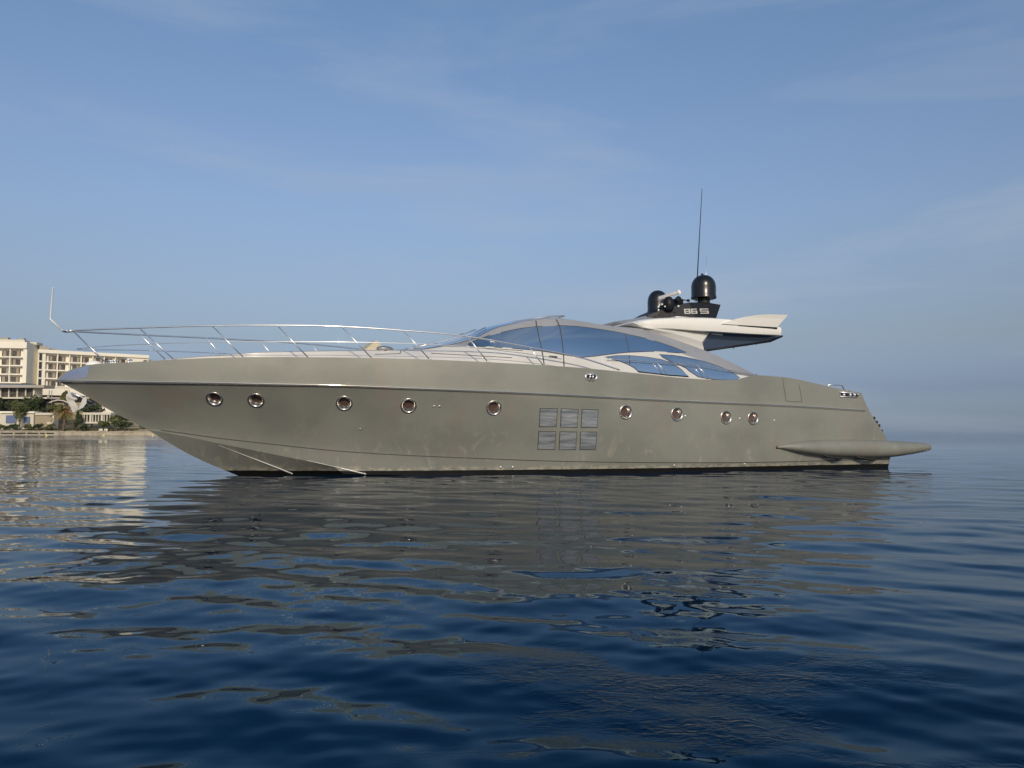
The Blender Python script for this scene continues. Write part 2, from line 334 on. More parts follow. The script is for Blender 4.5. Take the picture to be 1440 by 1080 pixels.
def section(u, row):
    """row in 0..R  -> (v, z)"""
    k = stem(u); Z1 = max(z1(u), k); V1 = v1(u) if u < U_C else 0
    Z2 = max(z2(u), k); V2 = v2(u) if u < U_C else 0
    ZR = max(zr(u), k + .0); VR = vr(u); ZS = max(zs(u), ZR + .012); VS = vs(u)
    if u >= U_C: Z1 = Z2 = k
    kind, t = row
    if kind == 'b': return V2 * t, k + (Z2 - k) * (t ** .9)
    if kind == 'c': return V2 + (V1 - V2) * t, Z2 + (Z1 - Z2) * t
    if kind == 'h':
        fl = max(0, min(1, (u - 11) / 11)); e = 1.0 + .2 * fl
        bul = .045 * (1 - fl) * math.sin(math.pi * t)
        return V1 + (VR - V1) * t ** e + bul, Z1 + (ZR - Z1) * t
    if kind == 's': return VR + (VS - VR) * t + .012 * math.sin(math.pi * t) * min(1, VR), ZR + (ZS - ZR) * t
    if kind == 'lip': return max(0, VS - .07 * min(1, VS / .3)), ZS - .005
    if kind == 'in': return max(0, VS - .09 * min(1, VS / .3)), ZS - min(.16, (ZS - ZR) * .4)
    if kind == 'mid': return max(0, VS - .09) * .5, ZS - min(.16, (ZS - ZR) * .4) + .03 * min(1, VS)
def H(u, z):
    if u > TIP or u < -1: return None
    k = stem(u); Z1 = max(z1(u), k) if u < U_C else k; V1 = v1(u) if u < U_C else 0; ZR = zr(u); ZS = max(zs(u), ZR + .012)
    if z > ZS or z < k: return None
    if z >= ZR: return section(u, ('s', (z - ZR) / (ZS - ZR)))[0]
    if z >= Z1: return section(u, ('h', (z - Z1) / max(1e-6, ZR - Z1)))[0]
    Z2 = max(z2(u), k); V2 = v2(u) if u < U_C else 0
    if z >= Z2: return V2 + (V1 - V2) * (z - Z2) / max(1e-6, Z1 - Z2)
    return V2 * ((z - k) / max(1e-6, Z2 - k)) ** (1 / .9)
def hull_normal(u, z):
    a = Vector((u + .03, H(u + .03, z), z)) - Vector((u - .03, H(u - .03, z), z)); b = Vector((u, H(u, z + .03), z + .03)) - Vector((u, H(u, z - .03), z - .03))
    nn = a.cross(b).normalized(); return nn if nn.y > 0 else -nn

yacht = empty('motor_yacht', YO, math.pi + YAW)
tag(yacht, 'long low matt grey motor yacht with blue mirror windows lying still on calm blue water', 'yacht')

rows = [('b', t) for t in (0, .25, .5, .75, 1)] + [('c', .5), ('c', 1)] + [('h', t) for t in (.08, .2, .35, .5, .65, .8, .92, 1)] + [('s', t) for t in (.15, .4, .7, .9, 1)] + [('lip', 0), ('in', 0), ('mid', 0)]
st = [0, .25, .5, .8, 1.2, 1.6, 2, 2.5, 3, 3.5] + list(np.arange(4, 22, .3)) + list(np.arange(22, 25.4, .16)) + list(np.arange(25.4, 26.05, .08)) + [26.05]
def hull_point(s, row):
    if s >= 4.5: return s, *section(s, row)
    u = s
    for _ in range(8):
        v, z = section(max(u, 0), row); T = Tz(z); u = T + s * (4.5 - T) / 4.5
    v, z = section(max(u, 0), row)
    return u, v, z
def build_hull():
    bm = bmesh.new(); grid = []
    for s in st:
        port = [hull_point(s, r_) for r_ in rows]
        uc = port[-1]; cz = uc[2] + .02
        P = [bm.verts.new((a, b, c)) for a, b, c in port]; S = [P[0]] + [bm.verts.new((a, -b, c)) for a, b, c in port[1:]]
        cc = bm.verts.new((uc[0], 0, cz)); P.append(cc); S.append(cc)
        grid.append((P, S))
    for i in range(len(grid) - 1):
        for side in (0, 1):
            A, B = grid[i][side], grid[i + 1][side]
            for j in range(len(A) - 1):
                vsq = [A[j], B[j], B[j + 1], A[j + 1]]
                if side: vsq.reverse()
                try: bm.faces.new(vsq)
                except ValueError: pass
    for g in (grid[0], grid[-1]):
        P, S = g
        for j in range(len(P) - 1):
            q = []
            for x in (P[j], P[j + 1], S[j + 1], S[j]):
                if x not in q: q.append(x)
            if len(q) > 2:
                try: bm.faces.new(q)
                except ValueError: pass
    bmesh.ops.remove_doubles(bm, verts=bm.verts[:], dist=.0012)
    bmesh.ops.dissolve_degenerate(bm, edges=bm.edges[:], dist=.0005)
    bmesh.ops.recalc_face_normals(bm, faces=bm.faces[:])
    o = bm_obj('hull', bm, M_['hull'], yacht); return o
hull = build_hull()
PORTHOLES = [(301.5, 561), (360, 563), (484, 567), (574.5, 570.5), (694.5, 573.5), (880, 579.5), (952, 582.5), (1021, 587), (1059, 588)]
def frame_at(u, z):
    nn = hull_normal(u, z); x = Vector((0, 0, 1)).cross(nn).normalized(); y = nn.cross(x)
    M = Matrix((x, y, nn)).transposed().to_4x4(); M.translation = Vector((u, H(u, z), z)); return M
# cut the porthole wells
cut = bmesh.new(); pframes = []
for px, py in PORTHOLES:
    u, v, z = boat_hit(px, py, H); M = frame_at(u, z); pframes.append(M)
    add_lathe(cut, [(.165, -.14), (.165, .2)], M, 32)
bmesh.ops.recalc_face_normals(cut, faces=cut.faces[:])
cme = bpy.data.meshes.new('cut'); cut.to_mesh(cme); cut.free(); cob = bpy.data.objects.new('cut', cme); sc.collection.objects.link(cob)
cob.parent = yacht
md = hull.modifiers.new('b', 'BOOLEAN'); md.operation = 'DIFFERENCE'; md.solver = 'EXACT'; md.object = cob
bpy.context.view_layer.update(); dg = bpy.context.evaluated_depsgraph_get()
new = bpy.data.meshes.new_from_object(hull.evaluated_get(dg)); hull.modifiers.clear(); old = hull.data
print('HULL', len(old.polygons), '->', len(new.polygons))
if len(new.polygons) > 200: hull.data = new
new.materials.clear(); new.materials.append(M_['hull'])
hull.data.name = 'hull'; bpy.data.objects.remove(cob); bpy.data.meshes.remove(cme)
hull.data.polygons.foreach_set('use_smooth', [True] * len(hull.data.polygons))
def sharp(o, ang=25):
    bm = bmesh.new(); bm.from_mesh(o.data)
    for e in bm.edges:
        if len(e.link_faces) == 2 and e.calc_face_angle(0) > rad(ang): e.smooth = False
    for f in bm.faces: f.smooth = True
    bm.to_mesh(o.data); bm.free()
sharp(hull, 12)
# smooth long panels but keep the knuckle at rail/chine crisp
for k, M in enumerate(pframes):
    bm = bmesh.new(); add_lathe(bm, [(.124, -.105), (.132, -.10), (.150, -.03), (.170, .004), (.186, .022), (.212, .022), (.222, .008), (.222, -.02), (.16, -.13), (.124, -.13)], M, 36)
    bm.faces.ensure_lookup_table(); bmesh.ops.delete(bm, geom=[f for f in bm.faces if len(f.verts) > 8], context='FACES')
    fr = bm_obj('porthole', bm, M_['port_steel'], yacht, True)
    bm = bmesh.new(); add_lathe(bm, [(.135, -.115), (.135, -.10), (.11, -.095)], M, 30); bm_obj('glass', bm, M_['port_glass'], fr)

def tube_obj(name, pts, r, m_, parent, n=8, smooth=True):
    bm = bmesh.new(); add_tube(bm, pts, r, n); return bm_obj(name, bm, m_, parent, smooth)
# rub rails, knuckle shadow gaps, sprayrails
for sgn in (1, -1):
    us = [1.42 + (TIP + .01 - 1.42) * k / 90 for k in range(91)]
    bm = bmesh.new(); rings = []
    for u in us:
        c = Vector((u, sgn * (vr(min(u, TIP)) + .012), zr(u))); w_ = .030
        rings.append([bm.verts.new(c + Vector((0, sgn * a * .045, b * w_))) for a, b in ((-.6, 1.15), (.55, .75), (1, .15), (.75, -.6), (.2, -1.1), (-.6, -1.2))])
    for i in range(len(rings) - 1):
        for k in range(6): bm.faces.new((rings[i][k], rings[i][(k + 1) % 6], rings[i + 1][(k + 1) % 6], rings[i + 1][k]))
    bm.faces.new(rings[0]); bm.faces.new(rings[-1])
    rr_ = bm_obj('rub_rail', bm, M_['rail_strip'], yacht, True)
    bm = bmesh.new(); add_tube(bm, [(u, sgn * (vr(min(u, TIP)) + .052), zr(u) + .006) for u in us], .014, 10); bm_obj('added_glint_strip', bm, M_['added_glint'], rr_, True)  # strip added along the rail to give a brighter sun glint
def strip_on(surf, pts, width, m_, name='strip', off=.006, parent=None, sgn=1):
    """thin raised strip along boat (u,z) points lying on a surface"""
    bm = bmesh.new(); A = []; P2 = [Vector((p[0], p[1], 0)) for p in pts]
    for i, p in enumerate(P2):
        d = (P2[min(i + 1, len(P2) - 1)] - P2[max(0, i - 1)]).normalized(); nn = Vector((-d.y, d.x, 0)) * width / 2
        ring = []
        for s_, o_ in ((-1, -.01), (-1, off), (1, off), (1, -.01)):
            q = p + nn * s_; v = surf(q.x, q.y)
            if v is None: v = surf(p.x, p.y - .01) or 0
            ring.append(bm.verts.new((q.x, sgn * (v + o_), q.y)))
        A.append(ring)
    for i in range(len(A) - 1):
        for k in range(4): bm.faces.new((A[i][k], A[i][(k + 1) % 4], A[i + 1][(k + 1) % 4], A[i + 1][k]))
    bm.faces.new(A[0]); bm.faces.new(A[-1])
    return bm_obj(name, bm, m_, parent or yacht)
def px_line(surf, pts, seg=12):
    o = []
    for a, b in zip(pts[:-1], pts[1:]):
        for k in range(seg): o.append((a[0] + (b[0] - a[0]) * k / seg, a[1] + (b[1] - a[1]) * k / seg))
    o.append(pts[-1]); r_ = []
    for p in o: u, v, z = boat_hit(p[0], p[1], surf); r_.append((u, z))
    return r_
strip_on(H, [(u, z1(u) - .004) for u in np.arange(.5, 23.6, .3)], .022, M_['seam'], 'chine_groove', .004, hull)
for a, b in (((308, 626.5), (411, 667)), ((432, 647.5), (514, 667.5))):      # spray rails on the forefoot
    p = [];
    for k in range(15):
        t = k / 14; u, v, z = boat_hit(a[0] + (b[0] - a[0]) * t, a[1] + (b[1] - a[1]) * t, H); p.append(Vector((u, v + .01, z)))
    bm = bmesh.new(); rings = []
    for k, q in enumerate(p):
        s_ = .008 + .042 * max(0, min(1, (k - 2) / 9))
        rings.append([bm.verts.new(q + Vector(d) * s_) for d in ((0, -1, .9), (0, 1, .55), (0, 1.1, .2), (0, -1, -.4))])
    for i in range(len(rings) - 1):
        for k in range(4): bm.faces.new((rings[i][k], rings[i][(k + 1) % 4], rings[i + 1][(k + 1) % 4], rings[i + 1][k]))
    bm.faces.new(rings[0]); bm.faces.new(rings[-1]); bm_obj('spray_rail', bm, M_['cream'], yacht)

def patch(name, outline, surf, m_, off=.008, thick=.02, parent=None, step=.12, is_px=True, sgn=1, curve=0):
    """a sheet with its own thickness that follows a surface v = surf(u,z); outline in order"""
    if curve: outline = [tuple(p)[:2] for p in spline([(a, b, 0) for a, b in outline], curve)]
    pts = [(lambda h: (h[0], h[2]))(boat_hit(a, b, surf)) for a, b in outline] if is_px else outline
    n = len(pts); P = [Vector(p) for p in pts]; E = [(i, (i + 1) % n) for i in range(n)]
    xs = [p.x for p in P]; ys = [p.y for p in P]
    def inside(x, y):
        c = False; j = n - 1
        for i in range(n):
            if (P[i].y > y) != (P[j].y > y) and x < (P[j].x - P[i].x) * (y - P[i].y) / (P[j].y - P[i].y) + P[i].x: c = not c
            j = i
        return c
    def far(x, y):
        for i in range(n):
            a, b = P[i], P[(i + 1) % n]; ab = b - a; q = Vector((x, y)) - a; t = max(0, min(1, q.dot(ab) / max(1e-9, ab.length_squared)))
            if (q - ab * t).length < step * .3: return False
        return True
    G = [Vector((x, y)) for x in np.arange(min(xs), max(xs), step) for y in np.arange(min(ys), max(ys), step) if inside(x, y) and far(x, y)]
    r_ = delaunay_2d_cdt(P + G, E, [list(range(n))], 1, 1e-6); V, F = r_[0], r_[2]
    def sv(q):
        v = surf(q.x, q.y)
        if v is None:
            for d in (-.02, .02, -.05, .05, -.1, .1):
                v = surf(q.x, q.y + d)
                if v is not None: break
        return v if v is not None else 0
    vv = [sv(q) for q in V]
    bm = bmesh.new(); A = [bm.verts.new((q.x, sgn * (v + off), q.y)) for q, v in zip(V, vv)]; B = [bm.verts.new((q.x, sgn * (v + off - thick), q.y)) for q, v in zip(V, vv)]
    from collections import Counter
    cnt = Counter()
    for f in F:
        for i in range(len(f)): cnt[frozenset((f[i], f[(i + 1) % len(f)]))] += 1
    for f in F:
        try: bm.faces.new([A[i] for i in f]); bm.faces.new([B[i] for i in reversed(f)])
        except ValueError: pass
    for e, c in cnt.items():
        if c == 1: a, b = tuple(e); bm.faces.new((A[a], A[b], B[b], B[a]))
    o = bm_obj(name, bm, m_, parent or yacht); sharp(o, 40); return o

# six window panes low on the hull
G6 = [[(758.9, 574), (784.2, 574.4), (782.6, 600.6), (757.8, 600.6)], [(788.7, 574.3), (813.5, 575.3), (811.7, 601.5), (787.8, 601)], [(818, 575.3), (841.7, 575.8), (840, 601.7), (816.5, 601.5)],
      [(757, 606.2), (782, 606.5), (780.5, 632.6), (755.7, 632.6)], [(786.9, 606.6), (811.5, 607), (809.9, 632.6), (785.5, 633)], [(816, 607), (839.7, 607), (837.9, 633), (814.8, 632.6)]]
for q in G6:
    fr = patch('hull_window', q, H, M_['hatch_dark'], .006, .02, step=.2)
    cx = sum(p[0] for p in q) / 4; cy = sum(p[1] for p in q) / 4
    patch('pane', [(cx + (a - cx) * .93, cy + (b - cy) * .93) for a, b in q], H, M_['pane'], .013, .012, fr, step=.2)

# polished plate on the stem head
patch('bow_plate', [(84, 533.3), (93, 524.3), (107, 518.6), (127, 513.9), (124.5, 519), (124, 525), (121, 531.5), (100, 533.4)], H, M_['steel_mirror'], .006, .012, step=.1)
# fairlead amidships
u, v, z = boat_hit(831, 530, H); M = frame_at(u, z) @ Matrix.Diagonal((1, .52, 1, 1))
bm = bmesh.new(); add_lathe(bm, [(.20, -.03), (.215, .0), (.205, .035), (.175, .04), (.15, .018), (.15, -.03)], M, 32); fl = bm_obj('fairlead', bm, M_['steel'], yacht, True)
bm = bmesh.new(); add_lathe(bm, [(.15, .006), (.15, .018)], M, 24); bm_obj('opening', bm, M_['rubber'], fl)
bm = bmesh.new()
for a in (-.055, .055): add_tube(bm, [M @ Vector((a, -.24, .02)), M @ Vector((a * .8, .15, .045))], .018)
add_tube(bm, [M @ Vector((-.11, .12, .045)), M @ Vector((.11, .12, .045))], .02); bm_obj('cleat', bm, M_['steel'], fl, True)
# stern fairlead
q = [(1180.5, 551.5), (1204, 553.5), (1207, 556), (1205, 559), (1181, 557.8)]
fr = patch('stern_fairlead', q, H, M_['rubber'], .008, .02, step=.3)
bm = bmesh.new(); L_ = [boat_hit(a, b, H) for a, b in q]; add_tube(bm, [Vector((a, b + .02, c)) for a, b, c in L_ + L_[:1]], .018); bm_obj('frame', bm, M_['steel'], fr, True)
for px in (1186, 1195, 1201):
    bm = bmesh.new(); a, b, c = boat_hit(px, 555.5, H); bmesh.ops.create_icosphere(bm, subdivisions=2, radius=.055, matrix=Matrix.Translation((a, b + .02, c))); bm_obj('roller', bm, M_['steel'], fr, True)
# side gate outline in the after bulwark
for ln in ([(1100.3, 531.5), (1102, 543), (1105.5, 563.5), (1111, 565), (1127.5, 565.2)], [(1127.5, 565.2), (1126, 553), (1123, 541)]):
    strip_on(H, px_line(H, ln, 4), .016, M_['seam'], 'gate_seam', .003, hull)
# small hull fittings
for px, py in ((610.5, 571.5), (618, 571.5), (1040.5, 588.5), (1089, 591), (964, 585), (506.5, 603.5)):
    u, v, z = boat_hit(px, py, H); bm = bmesh.new(); add_lathe(bm, [(.03, -.01), (.03, .008), (.018, .014)], frame_at(u, z), 12); bm_obj('drain_outlet', bm, M_['steel'] if px > 500 else M_['seam'], yacht)
for px, py in ((704, 657), (721, 657), (948, 654.5), (1047, 652.5)):
    u, v, z = boat_hit(px, py, H); bm = bmesh.new(); add_lathe(bm, [(.035, -.01), (.035, .015), (.02, .03)], frame_at(u, z), 14); bm_obj('exhaust_outlet', bm, M_['steel'], yacht, True)

# ------------------------------------------------------------------ after sponsons and bathing platform
top_ = [(1099, 628.3), (1107, 625), (1120, 622), (1140, 619.8), (1160, 618.3), (1200, 618), (1247, 619.2), (1280, 621), (1306, 623), (1317, 625.5)]
bot_ = [(1099, 630.3), (1107, 632), (1120, 635), (1140, 639), (1160, 641.5), (1197, 643.2), (1230, 644), (1257, 643.2), (1285, 639.5), (1306, 635.5), (1317, 632.5)]
SV = 3.02
tC = Curve([boat_plane(a, b, SV + .25) for a, b in top_]); bC = Curve([boat_plane(a, b, SV + .25) for a, b in bot_])
u0 = boat_plane(1099, 629.3, SV + .25)[0]; u1 = boat_plane(1316, 629, SV + .25)[0]
for sgn in (1, -1):
    bm = bmesh.new(); rings = []
    for k in range(61):
        t = k / 60; u = u0 + (u1 - u0) * (t * .985 + .015 * math.sin(t * math.pi / 2)); zt, zb = tC(u), bC(u); h = (zt - zb) / 2; c = (zt + zb) / 2
        wv = min(.34, .05 + h * 1.25) * (1 if t < .97 else 1 - ((t - .97) / .03) ** 2 * .6)
        ring = []
        for j in range(28):
            a = 2 * math.pi * j / 28; ca, sa = math.cos(a), math.sin(a)
            ring.append(bm.verts.new((u, sgn * (SV + math.copysign(abs(ca) ** .9, ca) * wv), c + math.copysign(abs(sa) ** .9, sa) * h)))
        rings.append(ring)
    for i in range(60):
        for j in range(28): bm.faces.new((rings[i][j], rings[i][(j + 1) % 28], rings[i + 1][(j + 1) % 28], rings[i + 1][j]))
    bm.faces.new(rings[0]); bm.faces.new(rings[-1])
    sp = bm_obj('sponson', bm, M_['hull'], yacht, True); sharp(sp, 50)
    if sgn > 0:
        for px, w_ in ((1176, .55), (1222, .62)):
            ub = boat_plane(px, 641, SV + .2)[0]; zb = bC(ub); bm = bmesh.new()
            add_tube(bm, [(ub + w_, SV + .16, zb + .06), (ub + w_ * .3, SV + .17, zb - .015), (ub - .05, SV + .18, zb - .045), (ub - w_ * .5, SV + .17, zb - .03), (ub - w_, SV + .16, zb + .05)], [.015, .04, .06, .04, .015], 10)
            bm_obj('bracket', bm, M_['rubber'], sp, True)
        ub, zb = boat_plane(1099, 629.3, SV + .25); bm = bmesh.new(); add_lathe(bm, [(.01, .05), (.06, .02), (.06, -.06)], Matrix.Translation((ub, SV, zb)) @ Matrix.Rotation(rad(90), 4, 'Y'), 14); bm_obj('nose_light', bm, M_['rubber'], sp, True)
bm = bmesh.new(); zc = tC(.0) - .10
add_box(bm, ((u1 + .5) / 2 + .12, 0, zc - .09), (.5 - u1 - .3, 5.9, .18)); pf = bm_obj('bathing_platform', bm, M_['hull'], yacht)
bm = bmesh.new(); add_box(bm, ((u1 + .5) / 2 + .12, 0, zc + .012), (.4 - u1 - .3, 5.5, .02)); bm_obj('teak_planking', bm, M_['teak'], pf)
for px, py in ((1229, 587.5), (1232.5, 593), (1236, 598), (1239.5, 605.5)):
    u, z = boat_plane(px, py, 2.9); bm = bmesh.new(); add_box(bm, (u, 2.86, z), (.12, .1, .07)); add_box(bm, (u - .05, 2.86, z - .05), (.05, .06, .04)); bm_obj('stair_light', bm, M_['rubber'], yacht)
# small grab rail on the quarter
def pxv(px, py, v): u, z = boat_plane(px, py, v); return Vector((u, v, z))
bm = bmesh.new(); add_tube(bm, [pxv(1163, 541.5, 2.7), pxv(1172, 541, 2.7), pxv(1184, 541.8, 2.7), pxv(1187.5, 549, 2.7)], .022); add_tube(bm, [pxv(1164, 541.5, 2.7), pxv(1166, 546, 2.7)], .02); bm_obj('grab_rail', bm, M_['steel'], yacht, True)
bm = bmesh.new(); add_tube(bm, [pxv(1189, 550, 2.75), pxv(1193, 548.5, 2.75), pxv(1196, 551, 2.75)], .03); bm_obj('cleat', bm, M_['steel'], yacht, True)

# ------------------------------------------------------------------ superstructure
def vb(u): return max(.05, vs(u) - .40 - .25 * max(0, min(1, (u - 17) / 5)))
_vc = Curve([(5.2, 2.62), (6.2, 2.50), (7.5, 2.28), (9, 2.12), (11, 2.05), (13, 2.0), (14.5, 1.92), (15.6, 1.8), (17, 1.75), (19, 1.6), (21, 1.25), (23, .75), (24, .25), (24.5, .05)])
def vc(u): return min(_vc(u), vb(u) - .03)
zc_ = curve_px([(230, 507.5), (262, 503.5), (300, 500.5), (375, 495.5), (425, 494), (500, 493), (550, 492.3), (590, 491.5), (612, 488.5), (640, 483.5), (664, 477), (701, 460.5), (735, 453), (754.6, 450), (783.6, 448), (823, 453), (869, 460), (909, 463), (945, 476), (991, 492.6), (1034, 512.5), (1063, 527.5)], vc)
def zb_(u): return section(max(u, 0), ('in', 0))[1] - .01
SU0 = boat_plane(1064, 528, 2.6)[0]; SU1 = boat_plane(232, 507, .9)[0]
def sup_t(u, z):
    a = zb_(u); b = max(zc_(u), a + .02); return (z - a) / (b - a)
def S(u, z):
    if u < SU0 - .1 or u > SU1: return None
    t = sup_t(u, z)
    if t > 1.0 or t < -.6: return None
    t = max(t, 0); e = 1.55
    return vb(u) + (vc(u) - vb(u)) * t ** e
split = Curve([(lambda h: (h[0], h[2]))(boat_hit(a, b, S)) for a, b in [(650, 488), (680, 481), (701, 476), (750, 472), (786, 471), (854, 478), (900, 483), (945, 492.5), (966, 500), (1006, 514), (1035, 526.5), (1058, 530)]])
def crown(u):
    w_ = max(0, min(1, (u - 6) / 2)) * (.17 - .09 * max(0, min(1, (u - 13) / 2)))
    ws = math.exp(-((u - 15.6) / 1.15) ** 2) * .05
    f = max(0, min(1, (u - 17.5) / 2))
    return (w_ + ws) * (1 - f) + f * .07
stn = [SU0 + k * .16 for k in range(int((SU1 - SU0) / .16))] + [SU1]
lowr = [0, .2, .4, .6, .8, 1]; upr = [0, .33, .66, 1]
WS0, WS1 = 13.75, 17.6      # windscreen
side_f = []; roof_f = []; top_rows = [1, .93, .82, .66, .45, .22, 0]
def z_split(u):
    a, b = zb_(u), max(zc_(u), zb_(u) + .02)
    if u > 16.2 or u < SU0 + .05: return a + (b - a) * .97
    return min(max(split(u), a + .02), a + (b - a) * .97)
def sup_sec(u):
    a, b = zb_(u), max(zc_(u), zb_(u) + .02); zsp = z_split(u); o = []
    for t in lowr: z = a + (zsp - a) * t; o.append((S_(u, z), z))
    for t in upr[1:]: z = zsp + (b - zsp) * t; o.append((S_(u, z), z))
    cr = crown(u); v0 = vc(u)
    for t in top_rows[1:]:
        g = 1 - t; o.append((v0 * t, b + cr * (1 - (1 - min(1, g * 1.6)) ** 2)))
    return o
def S_(u, z):
    t = min(1, max(0, sup_t(u, z))); return vb(u) + (vc(u) - vb(u)) * t ** 1.55
secs = [sup_sec(u) for u in stn]
def loft_rows(name, j0, j1, m_, both=True, u_rng=None, parent=None, off=0, cap=True):
    bm = bmesh.new()
    for sgn in (1, -1):
        grid = []
        for u, s_ in zip(stn, secs):
            if u_rng and not (u_rng[0] <= u <= u_rng[1]): continue
            grid.append([bm.verts.new((u, sgn * v, z + off)) for v, z in s_[j0:j1 + 1]])
        for i in range(len(grid) - 1):
            for j in range(len(grid[i]) - 1): bm.faces.new((grid[i][j], grid[i + 1][j], grid[i + 1][j + 1], grid[i][j + 1]))
    bmesh.ops.remove_doubles(bm, verts=bm.verts[:], dist=.001)
    o = bm_obj(name, bm, m_, parent or yacht); sharp(o, 28); return o
nlow = len(lowr) - 1; nside = nlow + len(upr) - 1; ntop = nside + len(top_rows) - 1
house = loft_rows('deckhouse', 0, nlow, M_['cream'])
roof = loft_rows('roof', nlow, ntop, M_['silver'])
# the coachroof top forward of the windscreen is cream
nf = loft_rows('foredeck_coachroof', nside, ntop, M_['cream'], u_rng=(WS1 - .2, 99), off=.004)
# windscreen panes over the raked front of the roof
bm = bmesh.new()
for sgn in (1, -1):
    grid = []
    for u, s_ in zip(stn, secs):
        if WS0 + .25 <= u <= WS1 - .55: grid.append([bm.verts.new((u, sgn * v, z + .012)) for v, z in s_[nside:ntop + 1]])
    for i in range(len(grid) - 1):
        for j in range(len(grid[i]) - 1): bm.faces.new((grid[i][j], grid[i + 1][j], grid[i + 1][j + 1], grid[i][j + 1]))
bmesh.ops.remove_doubles(bm, verts=bm.verts[:], dist=.001); ws = bm_obj('windscreen', bm, M_['glass'], yacht, True)
for v0 in (.55, -.55, 1.35):
    pts = []
    for k in range(6):
        u = 17.0 - k * .42; i = min(range(len(stn)), key=lambda q: abs(stn[q] - u)); s_ = secs[i]; vmax = s_[nside][0]
        row = s_[nside:ntop + 1]; vv = min(abs(v0), vmax * .93); z = np.interp(vv, [r_[0] for r_ in row][::-1], [r_[1] for r_ in row][::-1])
        pts.append((stn[i], math.copysign(vv, v0), z + .05 + (.03 if 0 < k < 5 else 0)))
    bm = bmesh.new(); add_tube(bm, pts, .016); bm_obj('wiper', bm, M_['steel'], ws, True)

W1 = [(657.7, 484.4), (670, 478.4), (686, 472.8), (708, 467), (732, 462), (754.6, 459.6), (786.6, 458), (811, 459.3), (832, 461.8), (854, 465), (877, 469.3), (900, 474.3), (923, 480.6), (945.5, 488), (965, 496), (955, 496), (945.5, 495.2), (915, 493.7), (884, 495), (868, 496.4), (854, 498.2), (837, 500.4), (820, 502), (805, 500.3), (790, 498), (773, 495), (756, 492.6), (728, 490), (701, 488), (678, 487), (660, 486)]
W2 = [(851, 502.5), (866, 500.6), (885, 500.3), (909, 502.5), (930, 506), (945.5, 511), (958, 520), (968, 528.8), (940, 526.8), (917, 524.4), (897, 521.7), (892, 517), (884, 512.5), (870, 507), (858, 504)]
W3 = [(927, 498.9), (945.5, 499.9), (960, 502), (976, 505.2), (992, 509.3), (1006.6, 514.2), (1019, 519), (1031, 525), (1040, 531.4), (1034, 534), (1021, 534), (1006.6, 533.5), (994, 531.8), (982, 529.6), (976, 525.6), (970, 521.9), (965, 517.5), (958, 514), (942.5, 508), (932, 502)]
def grow(w_, k):
    o = []; n = len(w_)
    for i in range(n):
        a, b = Vector(w_[i - 1]), Vector(w_[(i + 1) % n]); d = (b - a).normalized(); o.append((w_[i][0] + d.y * k, w_[i][1] - d.x * k))
    return o
for W in (W1, W2, W3):
    fr = patch('side_window', grow(W, .9), S, M_['seam'], .004, .02, step=.25)
    patch('pane', W, S, M_['glass'], .012, .02, fr, step=.25)
    # starboard twin
    cpts = [(lambda h: (h[0], h[2]))(boat_hit(a, b, S)) for a, b in W]
    fr = patch('side_window', cpts, S, M_['glass'], .012, .02, step=.4, is_px=False, sgn=-1)
# mullion and door seams over the big window and the side
for ln in ([(753.5, 451), (754.6, 459.6), (758.5, 478), (762, 493), (765, 512)], [(782, 449), (786.6, 458), (790, 478), (792.3, 498), (793, 515.3)]):
    strip_on(S, px_line(S, ln, 5), .028, M_['seam'], 'door_seam', .016, house)
strip_on(S, px_line(S, [(879, 470.5), (882, 482), (884, 494.5)], 4), .02, M_['seam'], 'mullion', .015, house)
for ln in ([(884.5, 500.5), (885.5, 513)],): strip_on(S, px_line(S, ln, 4), .02, M_['seam'], 'mullion', .015, house)
strip_on(S, px_line(S, [(772, 501), (783, 502)], 2), .035, M_['seam'], 'door_handle', .05, house)
for ln in ([(527, 498.3), (562.5, 497.3), (564, 492.7)], [(606, 496.8), (640, 498.5), (675, 500.5), (720, 503)], [(662, 488.5), (690, 490), (735, 493)]):
    strip_on(S, px_line(S, ln, 5), .016, M_['seam'], 'moulding_line', .006, house)
# black gasket along the foot of the after windows
strip_on(S, px_line(S, [(897, 522.7), (940, 527.6), (968, 529.6)], 4), .03, M_['black'], 'gasket', .016, house)
# roof seam lip
bm = bmesh.new(); a = pxv(748, 448.6, 1.6); b = pxv(775, 444, 1.6); c = pxv(796, 443.6, 1.6)
for p in (a, b, c): pass
add_tube(bm, [(a.x, 1.6, a.z), (b.x, 1.5, b.z), (c.x, 1.5, c.z)], .02); add_tube(bm, [(c.x, 1.5, c.z), (c.x, -1.5, c.z)], .02); bm_obj('roof_lip', bm, M_['silver'], roof, True)

